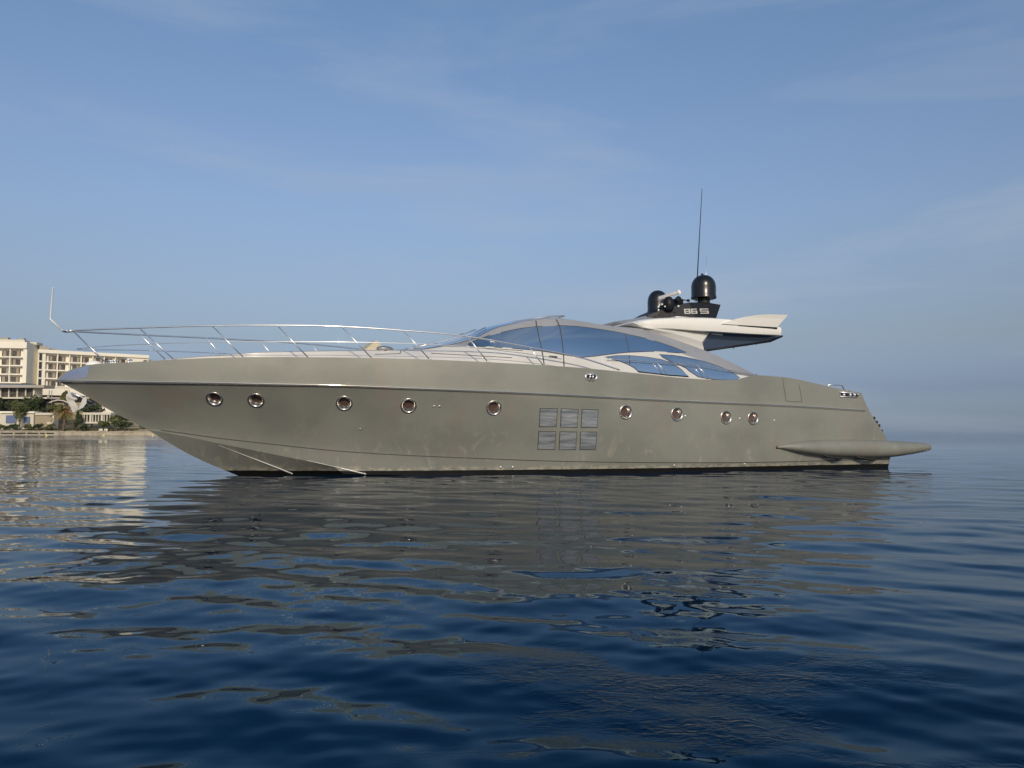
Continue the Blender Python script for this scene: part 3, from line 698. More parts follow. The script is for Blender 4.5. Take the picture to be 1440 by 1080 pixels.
# ------------------------------------------------------------------ hardtop
HV = Curve([(3.8, 2.25), (5, 2.34), (7, 2.34), (8.5, 2.25), (9.6, 2.1), (10.4, 1.9)])
def hv(u): return HV(u)
hT = curve_px([(890, 453.5), (900, 451), (913, 448.5), (946.6, 446.3), (980, 446), (1008, 446.8), (1035, 449), (1060, 452.5), (1097, 459)], hv)
hB = curve_px([(890, 454.6), (900, 459), (908, 461.3), (946.6, 462.5), (988, 465.5), (1046.6, 469.2), (1100, 472)], hv)
uA = fixed(1099, 466, hv)[0]; uB = fixed(890.5, 454, hv)[0]
bm = bmesh.new(); grid = []
for k in range(41):
    u = uB + (uA - uB) * k / 40; a, b, v0 = hT(u), hB(u), hv(u); b = min(b, a - .02); ring = []
    prof = [(v0 - .45, a + .03), (v0 - .16, a + .015), (v0 - .03, a - .03), (v0, a - .30 * (a - b)), (v0 - .01, a - .7 * (a - b)), (v0 - .04, b + .02), (v0 - .10, b), (v0 - .8, b + .10 * min(1, (a - b) * 3))]
    for v, z in prof: ring.append(bm.verts.new((u, v, z)))
    for v, z in reversed(prof): ring.append(bm.verts.new((u, -v, z)))
    grid.append(ring)
n_ = len(grid[0])
for i in range(40):
    for j in range(n_): bm.faces.new((grid[i][j], grid[i][(j + 1) % n_], grid[i + 1][(j + 1) % n_], grid[i + 1][j]))
bm.faces.new(grid[0]); bm.faces.new(grid[-1][::-1])
hard = bm_obj('hardtop', bm, M_['white'], yacht, True); sharp(hard, 35)
# after wings
for sgn in (1, -1):
    wv = [(1016.6, 455), (1030, 450.2), (1046.6, 445.6), (1063, 443.2), (1080, 442.3), (1106, 443.3), (1102, 449), (1096.6, 456.6), (1094, 460), (1066, 458.4), (1040, 456.8)]
    bm = bmesh.new(); A = []; B = []
    for px, py in wv:
        u, z = boat_plane(px, py, 2.42); fl = max(0, (z - 4.85)) * .35
        A.append(bm.verts.new((u, sgn * (2.38 + fl), z))); B.append(bm.verts.new((u, sgn * (2.22 + fl * .8 - .6 * max(0, z - 4.7)), z + .005)))
    bm.faces.new(A); bm.faces.new(B[::-1])
    for i in range(len(A)): bm.faces.new((A[i], A[(i + 1) % len(A)], B[(i + 1) % len(A)], B[i]))
    bm_obj('wing', bm, M_['white'], hard)
    p = [boat_plane(a, b, 2.4) for a, b in ((1040, 457.6), (1094, 460.6))]
    bm = bmesh.new(); add_tube(bm, [(p[0][0], sgn * 2.345, p[0][1]), (p[1][0], sgn * 2.345, p[1][1] - .01)], [.012, .035]); bm_obj('slot', bm, M_['rubber'], hard)
# struts between the roof arch and the hardtop
for sgn in (1, -1):
    lo_ = [(905, 460.5), (925, 468), (945, 476), (968, 484), (990.5, 492)]; mid_ = [(908, 461), (925, 464), (948, 469), (970, 475), (988, 481)]; hi_ = [(915, 461.5), (935, 463), (955, 464.5), (978, 466), (999, 467.5)]
    bm = bmesh.new(); rr = []
    for a, b, c in zip(lo_, mid_, hi_):
        pa, pb, pc = boat_plane(*a, 2.12), boat_plane(*b, 2.22), boat_plane(*c, 1.98)
        rr.append([bm.verts.new((x, sgn * y, z)) for x, y, z in ((pa[0], 2.12, pa[1] - .03), (pb[0], 2.20, pb[1]), (pc[0], 1.98, pc[1] + .04), (pc[0], 1.7, pc[1] + .04), (pa[0], 1.8, pa[1] - .03))])
    for i in range(4):
        for k in range(5): bm.faces.new((rr[i][k], rr[i][(k + 1) % 5], rr[i + 1][(k + 1) % 5], rr[i + 1][k]))
    bm.faces.new(rr[0]); bm.faces.new(rr[-1]); bm_obj('arch_strut', bm, M_['cream'], yacht)
# dark underside panel
pl = [(996, 466.8), (1046, 469.5), (1099.5, 472.8), (1083, 479.7), (1040, 486), (993, 493), (989, 488), (987.5, 481.6), (991, 474)]
bm = bmesh.new(); A = []; B = []
for px, py in pl:
    u, z = boat_plane(px, py, 1.9); A.append(bm.verts.new((u, 1.9, z))); B.append(bm.verts.new((u, -1.9, z)))
bm.faces.new(A); bm.faces.new(B[::-1])
for i in range(len(A)): bm.faces.new((A[i], A[(i + 1) % len(A)], B[(i + 1) % len(A)], B[i]))
sof = bm_obj('underside_panel', bm, M_['dark_glass'], yacht)
bm = bmesh.new(); add_tube(bm, [pxv(993, 493, 1.93), pxv(1040, 486.2, 1.93), pxv(1083, 480, 1.93), pxv(1100, 472.6, 1.95)], .035); bm_obj('trim', bm, M_['black'], sof, True)
bm = bmesh.new(); add_tube(bm, [pxv(1000, 469.5, 1.93), pxv(1016, 470.8, 1.93)], .03); bm_obj('lamp_strip', bm, M_['cream'], sof)
for px, py in ((1031.5, 489.5), (1050, 485.5), (1063.5, 483.5)):
    p = pxv(px, py - 2.5, 1.5); bm = bmesh.new(); add_tube(bm, [p, p - Vector((0, 0, .1))], .018); bm_obj('hook', bm, M_['steel'], sof)

# radar plinth with the badge
def plinth_pts(v, k=0): return [(pxv(a, b, v)) for a, b in [(911, 443.5), (930, 436), (953, 427.8), (973, 424.3), (996.7, 423.7), (1018, 427.5), (1009, 446.5), (980, 447), (946.6, 447.6), (917.5, 448.6)]]
plw = Curve([(0, 1.1), (6.6, 1.05), (7.4, .93), (8.0, .74), (8.5, .46), (8.9, .22), (9.2, .12)])
P = [Vector((a_, 0, b_)) for a_, b_ in [fixed(a, b, plw) for a, b in [(911, 443.5), (930, 436), (953, 427.8), (973, 424.3), (996.7, 423.7), (1018, 427.5), (1007, 450), (980, 451), (946.6, 451), (919, 452)]]]; bm = bmesh.new(); zm = min(p.z for p in P)
A = [bm.verts.new((p.x, plw(p.x) - .25 * (p.z - zm) * min(1, plw(p.x)), p.z)) for p in P]; B = [bm.verts.new((q.co.x, -q.co.y, q.co.z)) for q in A]
bm.faces.new(A); bm.faces.new(B[::-1])
for i in range(len(A)): bm.faces.new((A[i], A[(i + 1) % len(A)], B[(i + 1) % len(A)], B[i]))
plinth = bm_obj('radar_plinth', bm, M_['black'], yacht)
bm = bmesh.new(); A = []; B = []
for px, py, hw in ((866, 452, .5), (880, 449.8, .6), (897, 448, .55), (911, 443, .25), (915, 442.8, .2), (922, 453, .9), (905, 456, .9), (880, 456, .9)):
    u, z = boat_plane(px, py, hw); A.append(bm.verts.new((u, hw, z))); B.append(bm.verts.new((u, -hw, z)))
bm.faces.new(A); bm.faces.new(B[::-1])
for i in range(len(A)): bm.faces.new((A[i], A[(i + 1) % len(A)], B[(i + 1) % len(A)], B[i]))
bm_obj('plinth_fairing', bm, M_['silver'], roof)
# pedestal from plinth down into the hardtop
bm = bmesh.new(); add_box(bm, ((uA + uB) / 2 - .2, 0, hT(7) - .08), (2.6, 3.6, .25)); bm_obj('hardtop_deck', bm, M_['white'], hard)
# badge: 8 6 S in block strokes on the port face of the plinth
def stroke(bm, x0, y0, x1, y1):   # in badge px space, right = aft
    q = []
    for a, b in ((x0, y0), (x1, y0), (x1, y1), (x0, y1)):
        p = pxv(a, b, 1.08); v_ = plw(p.x) - .25 * (p.z - zm) * min(1, plw(p.x)) + .003; q.append((p.x, v_, p.z))
    f = [bm.verts.new((x, y + .006, z)) for x, y, z in q]; g = [bm.verts.new((x, y - .01, z)) for x, y, z in q]
    bm.faces.new(f); bm.faces.new(g[::-1])
    for i in range(4): bm.faces.new((f[i], f[(i + 1) % 4], g[(i + 1) % 4], g[i]))
def seg(name, x, wd, segs):
    bm = bmesh.new(); t = 1.35; y0, y1 = 433.0, 440.4; ym = (y0 + y1) / 2
    S7 = {'a': (x, y0, x + wd, y0 + t), 'g': (x, ym - t / 2, x + wd, ym + t / 2), 'd': (x, y1 - t, x + wd, y1), 'f': (x, y0 + t, x + 1.7, ym - t / 2), 'b': (x + wd - 1.7, y0 + t, x + wd, ym - t / 2), 'e': (x, ym + t / 2, x + 1.7, y1 - t), 'c': (x + wd - 1.7, ym + t / 2, x + wd, y1 - t)}
    for s_ in segs: stroke(bm, *S7[s_])
    bm_obj(name, bm, M_['digit'], plinth)
seg('badge_character', 967.5, 7.6, 'abcdefg'); seg('badge_character', 976.2, 7.6, 'acdefg'); seg('badge_character', 987.7, 12, 'afgcd')
# domes
def dome(px, ytop, ybot, wpx, v, n=40):
    b = pxv(px, ybot, v); t = pxv(px, ytop, v); l = pxv(px - wpx / 2, ybot, v); r_ = (l - b).length * math.cos(YAW) * 1.0; h = t.z - b.z
    bm = bmesh.new(); prof = [(r_ * .93, .0), (r_ * 1.02, .02), (r_ * 1.02, h * .10), (r_ * .985, h * .14), (r_ * .99, h * .45)]
    for k in range(1, 12): a = k / 12 * math.pi / 2; prof.append((r_ * .985 * math.cos(a) ** .9, h * .5 + h * .5 * math.sin(a)))
    prof.append((.01, h)); add_lathe(bm, prof, Matrix.Translation(b), n); o = bm_obj('satellite_dome', bm, M_['dome'], yacht, True); sharp(o, 50)
    bm = bmesh.new(); add_lathe(bm, [(r_ * .5, -.16), (r_ * .5, .01)], Matrix.Translation(b), 20); bm_obj('dome_foot', bm, M_['rubber'], o); return o, b, t
d1, b_, t_ = dome(989.5, 387, 420.5, 31, .15)
bm = bmesh.new(); bmesh.ops.create_icosphere(bm, subdivisions=2, radius=.05, matrix=Matrix.Translation(pxv(987.5, 386.2, .15))); bm_obj('dome_light', bm, M_['rubber'], d1, True)
dome(925, 408.5, 441, 26.5, -.55)
bm = bmesh.new(); add_box(bm, pxv(926, 446, -.55), (.5, .5, .5)); bm_obj('dome_stand', bm, M_['black'], yacht)
# open array radar
a_ = pxv(925.5, 420, .55); c_ = pxv(955, 411, .95); c_.z += .0
bm = bmesh.new(); d = (c_ - a_).normalized(); M = d.to_track_quat('X', 'Z').to_matrix().to_4x4(); M.translation = (a_ + c_) / 2
bmesh.ops.create_cube(bm, size=1, matrix=M @ Matrix.Diagonal(((c_ - a_).length, .10, .13, 1))); bmesh.ops.bevel(bm, geom=bm.edges[:], offset=.03, segments=3, affect='EDGES'); bm2 = bmesh.new(); bmesh.ops.create_cube(bm2, size=1, matrix=M @ Matrix.Translation(((c_ - a_).length * .5, 0, 0)) @ Matrix.Diagonal((.10, .14, .17, 1))); bmesh.ops.bevel(bm2, geom=bm2.edges[:], offset=.03, segments=2, affect='EDGES')
rad_o = bm_obj('radar_scanner', bm, M_['silver'], yacht, True); sharp(rad_o, 40); bm_obj('end_cap', bm2, M_['white_paint'], rad_o)
bm = bmesh.new(); mid = (a_ + c_) / 2; add_lathe(bm, [(.16, -.5), (.19, -.30), (.16, -.16), (.10, -.06)], Matrix.Translation(mid), 18); bm_obj('pedestal', bm, M_['black'], rad_o, True)
for px, py, v, r_ in ((931, 428, .7, .05), (940, 423.5, .75, .06), (926, 431.5, .8, .05), (935, 431, .8, .04), (926, 436, .9, .045), (954, 430.5, 1.1, .05)):
    bm = bmesh.new(); p = pxv(px, py, v); bmesh.ops.create_icosphere(bm, subdivisions=2, radius=r_ * .7, matrix=Matrix.Translation(p)); bm_obj('deck_light', bm, M_['white_paint'], yacht, True)
for px, py, v, r_ in ((944, 431, .5, .16), (935, 436, .5, .18), (952, 427, .4, .14)):
    bm = bmesh.new(); add_box(bm, pxv(px, py, v), (.32, .3, .3)); bm_obj('searchlight_base', bm, M_['black'], yacht)
bm = bmesh.new(); p = pxv(953.5, 421, .75); M = (-eV).to_track_quat('Z', 'Y').to_matrix().to_4x4(); M = Matrix.Rotation(rad(90), 4, 'X'); M.translation = p
add_lathe(bm, [(.03, .08), (.09, .05), (.11, -.03), (.10, -.06), (.05, -.07)], M, 20); sl = bm_obj('horn', bm, M_['black'], yacht, True)
bm = bmesh.new(); e = pxv(968, 422.6, .75); add_tube(bm, [p, e], .018); bmesh.ops.create_icosphere(bm, subdivisions=2, radius=.055, matrix=Matrix.Translation(e)); bm_obj('trumpet', bm, M_['black'], sl, True)
# whip aerials
q0_, q1_ = pxv(978.8, 424, .7), pxv(987.2, 265, .7); bm = bmesh.new(); add_tube(bm, [q0_, q0_.lerp(q1_, .4), q1_], [.022, .018, .009], 6); bm_obj('whip_aerial', bm, M_['rubber'], yacht, True)
q0_, q1_ = pxv(992.5, 424, -.7), pxv(993.2, 360, -.7); bm = bmesh.new(); add_tube(bm, [q0_, q1_], [.010, .006], 6); bm_obj('whip_aerial', bm, M_['steel'], yacht, True)

# ------------------------------------------------------------------ rails
def rv(u): return max(.0, vs(u) - .05)
def railpts(pxs, tot=0):
    o = []
    for px, py in pxs: u, z = fixed(px, py, rv); o.append(Vector((u, rv(u), z)))
    return o
TOPR = [(102.5, 464.8), (140, 463), (195, 461), (247, 459.3), (300, 458), (360, 457.4), (430, 457.7), (470, 458.7), (520, 461.3), (567.5, 464.7), (615, 468.5), (657.5, 473.2), (700, 480), (745, 488.3), (780, 495), (815, 502.5), (845, 511.5), (871, 520.3)]
TR = railpts(TOPR)
nose = Vector((pxv(88, 465.8, 0).x, 0, pxv(88, 465.8, 0).z))
def mir(P_): return [Vector((p.x, -p.y, p.z)) for p in P_]
full = mir(TR)[::-1] + [nose] + TR
# a real pulpit: round the nose
TR2 = [nose, Vector((nose.x - .10, .13, nose.z))] + TR
for s_ in (1, -1):
    pts = spline(TR2, 5); pts = pts if s_ > 0 else mir(pts); tube_obj('guard_rail', pts, .021, M_['steel'], yacht)
MIDR = [(107.5, 490.5), (150, 486.8), (200, 484), (272, 481.8), (330, 481), (400, 480.8), (486, 481), (540, 482.2), (600, 484), (660, 488), (700, 492.5), (745, 498), (790, 505)]
MR = railpts(MIDR[1:]); n2 = pxv(107.5, 490.5, 0); MR = [Vector((n2.x, 0, n2.z)), Vector((n2.x - .15, .2, n2.z))] + MR
for s_ in (1, -1):
    pts = spline(MR, 4); pts = pts if s_ > 0 else mir(pts); tube_obj('middle_rail', pts, .010, M_['steel'], yacht)
STN = [((102.5, 465), (152.5, 511)), ((196, 461.5), (247, 506)), ((299, 458.7), (344, 502.5)), ((391, 458.7), (435, 502.8)), ((480.5, 459.5), (524.5, 504)), ((567.5, 465), (606, 506)), ((657.5, 473.5), (687.5, 509.5)), ((745, 488.8), (765.5, 514.5))]
for a, b in STN:
    ua, za = fixed(*a, rv); ub, zb2 = fixed(*b, rv)
    for s_ in (1, -1):
        bm = bmesh.new(); add_tube(bm, [(ua, s_ * rv(ua), za), (ub, s_ * rv(ub), zb2 - .03)], .0165); 
        add_lathe(bm, [(.045, -.02), (.045, .012), (.02, .03)], Matrix.Translation((ub, s_ * rv(ub), zb2 - .02)), 12); bm_obj('stanchion', bm, M_['steel'], yacht, True)
# flagstaff
j0, j1, j2 = pxv(88, 465.8, 0), pxv(71, 449, 0), pxv(74.3, 405, 0)
bm = bmesh.new(); add_tube(bm, [j0, j1 + (j0 - j1) * .02, j1, j1 + (j2 - j1) * .02, j2, j2 + Vector((0, 0, .01))], [.018, .018, .018, .018, .018, .026]); bm_obj('flagstaff', bm, M_['white_paint'], yacht, True)
# after handrail over the arch window
AR = [(852, 505), (880, 506.3), (921, 509.3), (977.6, 513.5), (1010, 518.3), (1035, 523), (1062, 527.8)]
for s_ in (1, -1):
    P_ = [];
    for px, py in AR: u, v, z = boat_hit(px, py, S); P_.append(Vector((u, s_ * (v + .10), z)))
    tube_obj('side_handrail', spline(P_, 4), .014, M_['steel'], yacht)
for a, b in (((921, 509.5), (935, 526.5)), ((977.6, 513.7), (994, 532.5))):
    p = [];
    for px, py in (a, b): u, v, z = boat_hit(px, py, S); p.append(Vector((u, v + .10, z)))
    tube_obj('stanchion', p, .013, M_['steel'], yacht)
bm = bmesh.new(); p = pxv(1063, 527.5, 2.62); bmesh.ops.create_icosphere(bm, subdivisions=2, radius=.045, matrix=Matrix.Translation(p)); bm_obj('rail_end', bm, M_['steel'], yacht, True)

# ------------------------------------------------------------------ foredeck gear
p = pxv(132.5, 512, .12); bm = bmesh.new(); bmesh.ops.create_uvsphere(bm, u_segments=20, v_segments=12, radius=1, matrix=Matrix.Translation((p.x, p.y, p.z - .03)) @ Matrix.Diagonal((.20, .14, .12, 1))); bm_obj('windlass', bm, M_['white_paint'], yacht, True)
for px in (156, 162, 181):
    q = pxv(px, 511 - (px - 156) * .08, .25); bm = bmesh.new(); add_tube(bm, [(q.x, q.y, q.z - .12), (q.x, q.y, q.z + .08)], .022); add_tube(bm, [(q.x - .09, q.y, q.z + .05), (q.x + .09, q.y, q.z + .07)], .02); bm_obj('mooring_cleat', bm, M_['steel'], yacht, True)
# sun lounger head wedge and round vent on the coachroof
lw = [(513, 492.5), (521, 485), (529, 478.5), (531.5, 479.5), (535, 484), (538, 491), (541, 493)]
bm = bmesh.new(); A = []; B = []
for px, py in lw: q = pxv(px, py, 1.35); A.append(bm.verts.new(q)); B.append(bm.verts.new((q.x, .1, q.z)))
bm.faces.new(A); bm.faces.new(B[::-1])
for i in range(len(A)): bm.faces.new((A[i], A[(i + 1) % len(A)], B[(i + 1) % len(A)], B[i]))
bm_obj('raised_sun_pad', bm, mat('beige_cushion', (.52, .46, .33), .8), yacht)
q = pxv(541, 490.5, 1.6); bm = bmesh.new(); bmesh.ops.create_uvsphere(bm, u_segments=20, v_segments=10, radius=1, matrix=Matrix.Translation(q) @ Matrix.Diagonal((.24, .16, .085, 1))); vt = bm_obj('deck_vent', bm, M_['silver'], yacht, True)
bm = bmesh.new(); add_lathe(bm, [(.11, -.12), (.13, -.04)], Matrix.Translation(q), 18); bm_obj('vent_base', bm, M_['rubber'], vt)

# ------------------------------------------------------------------ anchor under the stem
def polyprism(bm, pxs, v0, v1_):
    A = [bm.verts.new(pxv(a, b, v0)) for a, b in pxs]; B = []
    for x in A: B.append(bm.verts.new((x.co.x, v1_, x.co.z)))
    bm.faces.new(A); bm.faces.new(B[::-1])
    for i in range(len(A)): bm.faces.new((A[i], A[(i + 1) % len(A)], B[(i + 1) % len(A)], B[i]))
    bmesh.ops.recalc_face_normals(bm, faces=bm.faces[:])
bm = bmesh.new(); polyprism(bm, [(97, 551), (92, 556.5), (94, 559), (104, 563), (108.5, 562.5), (110.5, 556), (104, 552.5)], .10, -.10); bmesh.ops.bevel(bm, geom=bm.edges[:], offset=.015, segments=2, affect='EDGES')
an = bm_obj('anchor', bm, M_['anchor'], yacht)
bm = bmesh.new(); polyprism(bm, [(92.3, 558), (93, 562), (99, 572), (102, 579.5), (104, 580), (111.5, 575.5), (108, 569), (104, 563)], .06, -.06); bm_obj('shank', bm, M_['anchor'], an)
bm = bmesh.new(); polyprism(bm, [(120.5, 557), (122.5, 560), (121.5, 567), (117, 573), (111, 576), (112.5, 569), (116, 561)], .3, .24); polyprism(bm, [(120.5, 557), (122.5, 560), (121.5, 567), (117, 573), (111, 576), (112.5, 569), (116, 561)], -.24, -.3); polyprism(bm, [(111, 572), (120, 566), (121, 568.5), (112, 575)], .26, -.26); bm_obj('fluke', bm, M_['anchor'], an)
bm = bmesh.new(); polyprism(bm, [(110, 556.5), (126, 561), (132, 569), (128, 572), (122, 566), (112, 560)], .16, -.16); bm_obj('anchor_pocket', bm, M_['rubber'], an)
bm = bmesh.new(); add_tube(bm, [pxv(100, 553, .2), pxv(112, 557, .2), pxv(128, 566, .2)], .03); bm_obj('anchor_roller', bm, M_['steel'], an, True)

exec_shore = True
# ------------------------------------------------------------------ shore (about 290 m away)
SM = {}
SM['wall'] = mat('hotel_render', (.82, .77, .64), .85, vary=(.12, (.76, .71, .58), .35, .7))
SM['wall2'] = mat('white_render', (.60, .56, .46), .85, vary=(.2, (.60, .55, .44), .35, .7))
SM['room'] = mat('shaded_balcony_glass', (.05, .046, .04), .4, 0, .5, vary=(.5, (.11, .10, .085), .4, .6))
SM['curtain'] = mat('pale_curtain', (.30, .26, .20), .8)
SM['grey'] = mat('grey_render', (.36, .33, .28), .9)
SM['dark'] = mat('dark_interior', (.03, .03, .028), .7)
SM['blue'] = mat('blue_shutters', (.12, .16, .26), .6)
SM['beige'] = mat('beige_wall', (.33, .28, .19), .9)
SM['rock'] = mat('sandy_bank', (.36, .29, .19), .95, vary=(.35, (.24, .20, .12), .4, .6), bump=(.8, 1, .4))
SM['seawall'] = mat('stone_seawall', (.44, .39, .29), .9, vary=(.5, (.30, .26, .19), .4, .65))
SM['lawn'] = mat('lawn', (.07, .08, .03), .95, vary=(.3, (.13, .13, .05), .4, .65))
SM['leaf'] = mat('dark_leaves', (.035, .055, .022), .8, vary=(.5, (.07, .09, .035), .4, .65))
SM['leaf2'] = mat('mid_leaves', (.08, .105, .04), .8, vary=(.5, (.16, .16, .06), .4, .62))
SM['palm'] = mat('palm_leaves', (.15, .16, .045), .8, vary=(.35, (.36, .17, .06), .45, .6))
SM['bark'] = mat('bark', (.12, .09, .06), .95)
def ground_z(Y):
    return float(np.interp(Y, [286, 288.0, 291, 300, 330, 420], [-2, .9, 1.7, 3.2, 6, 9]))
# ground: a low sandy coast that runs left out of frame and ends in a spit behind the bow
def wx(px, Y): return world_at(px, 600, Y).x
bm = bmesh.new(); cols = []
for X in list(np.arange(-420, -70, 5)):
    end = max(0, min(1, (-78 - X) / 30)); col = []
    for Y in (285, 287.2, 288.6, 291, 295, 300, 310, 330, 360, 420, 520):
        z = ground_z(Y) if Y < 420 else (9 if Y < 500 else -3)
        z = -1.5 + (z + 1.5) * end ** .5 if z > -1.5 else z
        z += random.uniform(-.15, .15) if 288 < Y < 500 else 0
        col.append(bm.verts.new((X + random.uniform(-1, 1), Y + (1 - end) * 25 + (random.uniform(-.5, .5) if Y > 286 else 0), z)))
    cols.append(col)
for i in range(len(cols) - 1):
    for j in range(len(cols[0]) - 1): bm.faces.new((cols[i][j], cols[i + 1][j], cols[i + 1][j + 1], cols[i][j + 1]))
tag(bm_obj('shore_ground', bm, SM['rock'], None, True), kind='structure')

def oriented(name, px, Y, yaw, base_z, label, cat, group=None):
    p = world_at(px, 600, Y); o = empty(name, (p.x, Y, base_z), yaw); tag(o, label, cat, group); return o
ST = 3.32
def storeys_block(root, length, depth, z0, nst, bays, bay0, bw, blank_top=1.3, wallm=None, fins=True):
    """facade at local y=0 facing -y, x along the facade"""
    wallm = wallm or SM['wall']; bm = bmesh.new(); H_ = nst * ST
    add_box(bm, (length / 2, depth / 2 + 1.3, z0 + H_ / 2), (length, depth - 2.6 + 2.6, H_))          # core, set back
    add_box(bm, (length / 2, depth / 2, z0 + H_ + blank_top / 2), (length + .02, depth + 1.3, blank_top))   # parapet band
    x_end = bay0 + bays * bw
    if bay0 > .2: add_box(bm, (bay0 / 2, .63, z0 + H_ / 2), (bay0, 1.32, H_))
    if length - x_end > .2: add_box(bm, ((length + x_end) / 2, .63, z0 + H_ / 2), (length - x_end, 1.32, H_))
    bm_obj('wall', bm, wallm, root)
    for k in range(1, nst + 0):
        bm = bmesh.new(); add_box(bm, ((bay0 + x_end) / 2, .55, z0 + k * ST), (x_end - bay0, 1.46, .45)); bm_obj('balcony_slab', bm, wallm, root)
    bm = bmesh.new(); add_box(bm, ((bay0 + x_end) / 2, .55, z0 + .1), (x_end - bay0, 1.46, .5)); bm_obj('balcony_slab', bm, wallm, root)
    for i in range(1, bays):
        bm = bmesh.new(); add_box(bm, (bay0 + i * bw, .60, z0 + H_ / 2), (.38, 1.36, H_)); bm_obj('fin_wall', bm, wallm, root)
    for k in range(nst):
        for i in range(bays):
            fx = bay0 + i * bw; left = (i % 2 == 0)
            cx = fx + bw * (.60 if left else .36); ww = bw * .66
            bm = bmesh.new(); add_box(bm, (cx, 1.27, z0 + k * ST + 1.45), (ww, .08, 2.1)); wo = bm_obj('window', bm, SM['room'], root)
            bm = bmesh.new(); add_box(bm, (cx + ww * (.22 if (i + k) % 3 else -.2), 1.21, z0 + k * ST + 1.45), (ww * .32, .03, 2.0)); bm_obj('curtain', bm, SM['curtain'], wo)
# right wing: facade recedes to the right
Yr = 310; zr0 = world_at(56, 491.3, Yr).z - 1.3 - 4 * ST
rw = oriented('hotel_building', 49.5, Yr, rad(35), 0, 'long cream four storey hotel wing with recessed balconies, receding behind the yacht bow', 'hotel')
a = world_at(49.5, 500, Yr); 
L_ = 0
for t in np.arange(20, 90, .1):
    x, y = a.x + t * math.cos(rad(35)), Yr + t * math.sin(rad(35))
    if x / y > (203 - 720) / FPX: L_ = t; break
storeys_block(rw, L_, 14, zr0, 4, 7, 2.6, (L_ - 2.6) * .775 / 7)
bm = bmesh.new(); add_box(bm, (.9, -.1, zr0 + 2 * ST), (.95, .3, 4 * ST - .6)); bm_obj('stair_glazing', bm, SM['dark'], rw)
bm = bmesh.new()
for k in range(1, 4): add_box(bm, (.9, -.28, zr0 + k * ST), (1.1, .12, .5))
bm_obj('stair_band', bm, SM['wall'], rw)
bm = bmesh.new(); add_box(bm, (L_ - 1.2, -.05, zr0 + 3.5 * ST), (1.6, .12, 1.7)); bm_obj('window', bm, SM['room'], rw)
bm = bmesh.new(); add_box(bm, (L_ * .5, 5.6, zr0 - 1.6), (L_ - .1, 11, 3.2)); bm_obj('blank_base', bm, SM['wall'], rw)
bm = bmesh.new()
for x in (4, 11, 18, 25): add_box(bm, (x, .9, zr0 - 5.4), (.7, .7, 5))
bm_obj('column', bm, SM['wall2'], rw)
bm = bmesh.new(); add_box(bm, (L_ / 2, 9, zr0 - 6.5), (L_ - 1, 8, 6.6)); bm_obj('ground_floor_shade_fill', bm, SM['room'], rw)  # dark box stands in for the shade inside the open ground floor
bm = bmesh.new(); add_box(bm, (L_ * .78, 5.4, zr0 - 6.6), (L_ * .42, 10, 6.7)); bm_obj('ground_floor_wall', bm, SM['wall'], rw)
bm = bmesh.new(); add_box(bm, (2.2, 4, zr0 + 4 * ST + 2.1), (3.4, 4, 1.7)); bm_obj('roof_plant', bm, SM['grey'], rw)
for px, w_ in ((66, 5), (74, 3)):
    d_ = (px - 50) / 155 * L_; bm = bmesh.new(); add_box(bm, (d_, 5, zr0 + 4 * ST + 1.75), (w_, 3, .9)); bm_obj('roof_plant', bm, SM['grey'], rw)
bm = bmesh.new(); add_box(bm, (L_ + 1.2, 8, zr0 + 4 * ST - 1.4), (3, 5, 3.0)); bm_obj('rear_stair_tower', bm, SM['grey'], rw)
# left wing, nearly frontal
Yl = 304; zl0 = world_at(20, 481, Yl).z - 2.3 - 4 * ST - .2
p = world_at(38, 500, Yl); yawl = rad(8)
lw_ = empty('hotel_building', (p.x - 40 * math.cos(yawl), Yl - 40 * math.sin(yawl), 0), yawl); tag(lw_, 'cream hotel wing at the left picture edge with shaded side wall and stepped roof plant', 'hotel')
storeys_block(lw_, 40, 9.5, zl0, 4, 8, 1.2, 4.68, 2.4, SM['wall'])
bm = bmesh.new(); add_box(bm, (33, 3, zl0 + 4 * ST + 2.9), (11, 4, 1.2)); add_box(bm, (38.6, 8, zl0 + 4 * ST + 2.6), (5, 5, 1.0)); bm_obj('roof_plant_room', bm, SM['wall2'], lw_)
for c_, s_ in (((31.2, 2.2, zl0 + 4 * ST + 3.6), (2.6, 2, 1.4)), ((36.9, 3, zl0 + 4 * ST + 3.2), (1.6, 2, 2.0))):
    bm = bmesh.new(); add_box(bm, c_, s_); bm_obj('roof_plant', bm, SM['grey'], lw_)
for x in (35, 39.8, 41, 43.5):
    bm = bmesh.new(); add_tube(bm, [(x, 3, zl0 + 4 * ST + 3), (x, 3, zl0 + 4 * ST + 6.4 - .2 * (x % 3))], .05, 5); bm_obj('roof_aerial', bm, SM['grey'], lw_)
# terrace restaurant in front of the left wing
def px_box(name, root_, x0, x1, y0, y1, Y, depth, m_, parent):
    A = world_at(x0, y1, Y); B = world_at(x1, y0, Y); bm = bmesh.new(); c = Vector(((A.x + B.x) / 2, Y + depth / 2, (A.z + B.z) / 2)) - parent.location
    add_box(bm, c, (B.x - A.x, depth, B.z - A.z)); return bm_obj(name, bm, m_, parent)
p = world_at(0, 600, 297)
rs_ = empty('terrace_restaurant', (p.x, 297, 0)); tag(rs_, 'low glazed restaurant with flat dark roof under the left hotel wing', 'restaurant')
px_box('roof', 0, -40, 62, 541.5, 545, 294.5, 7, SM['grey'], rs_)
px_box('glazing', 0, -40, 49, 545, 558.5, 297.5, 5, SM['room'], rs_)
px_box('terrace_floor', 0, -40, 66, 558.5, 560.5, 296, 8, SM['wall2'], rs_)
px_box('undercroft', 0, -40, 68, 560.5, 600, 298, 5, SM['dark'], rs_)
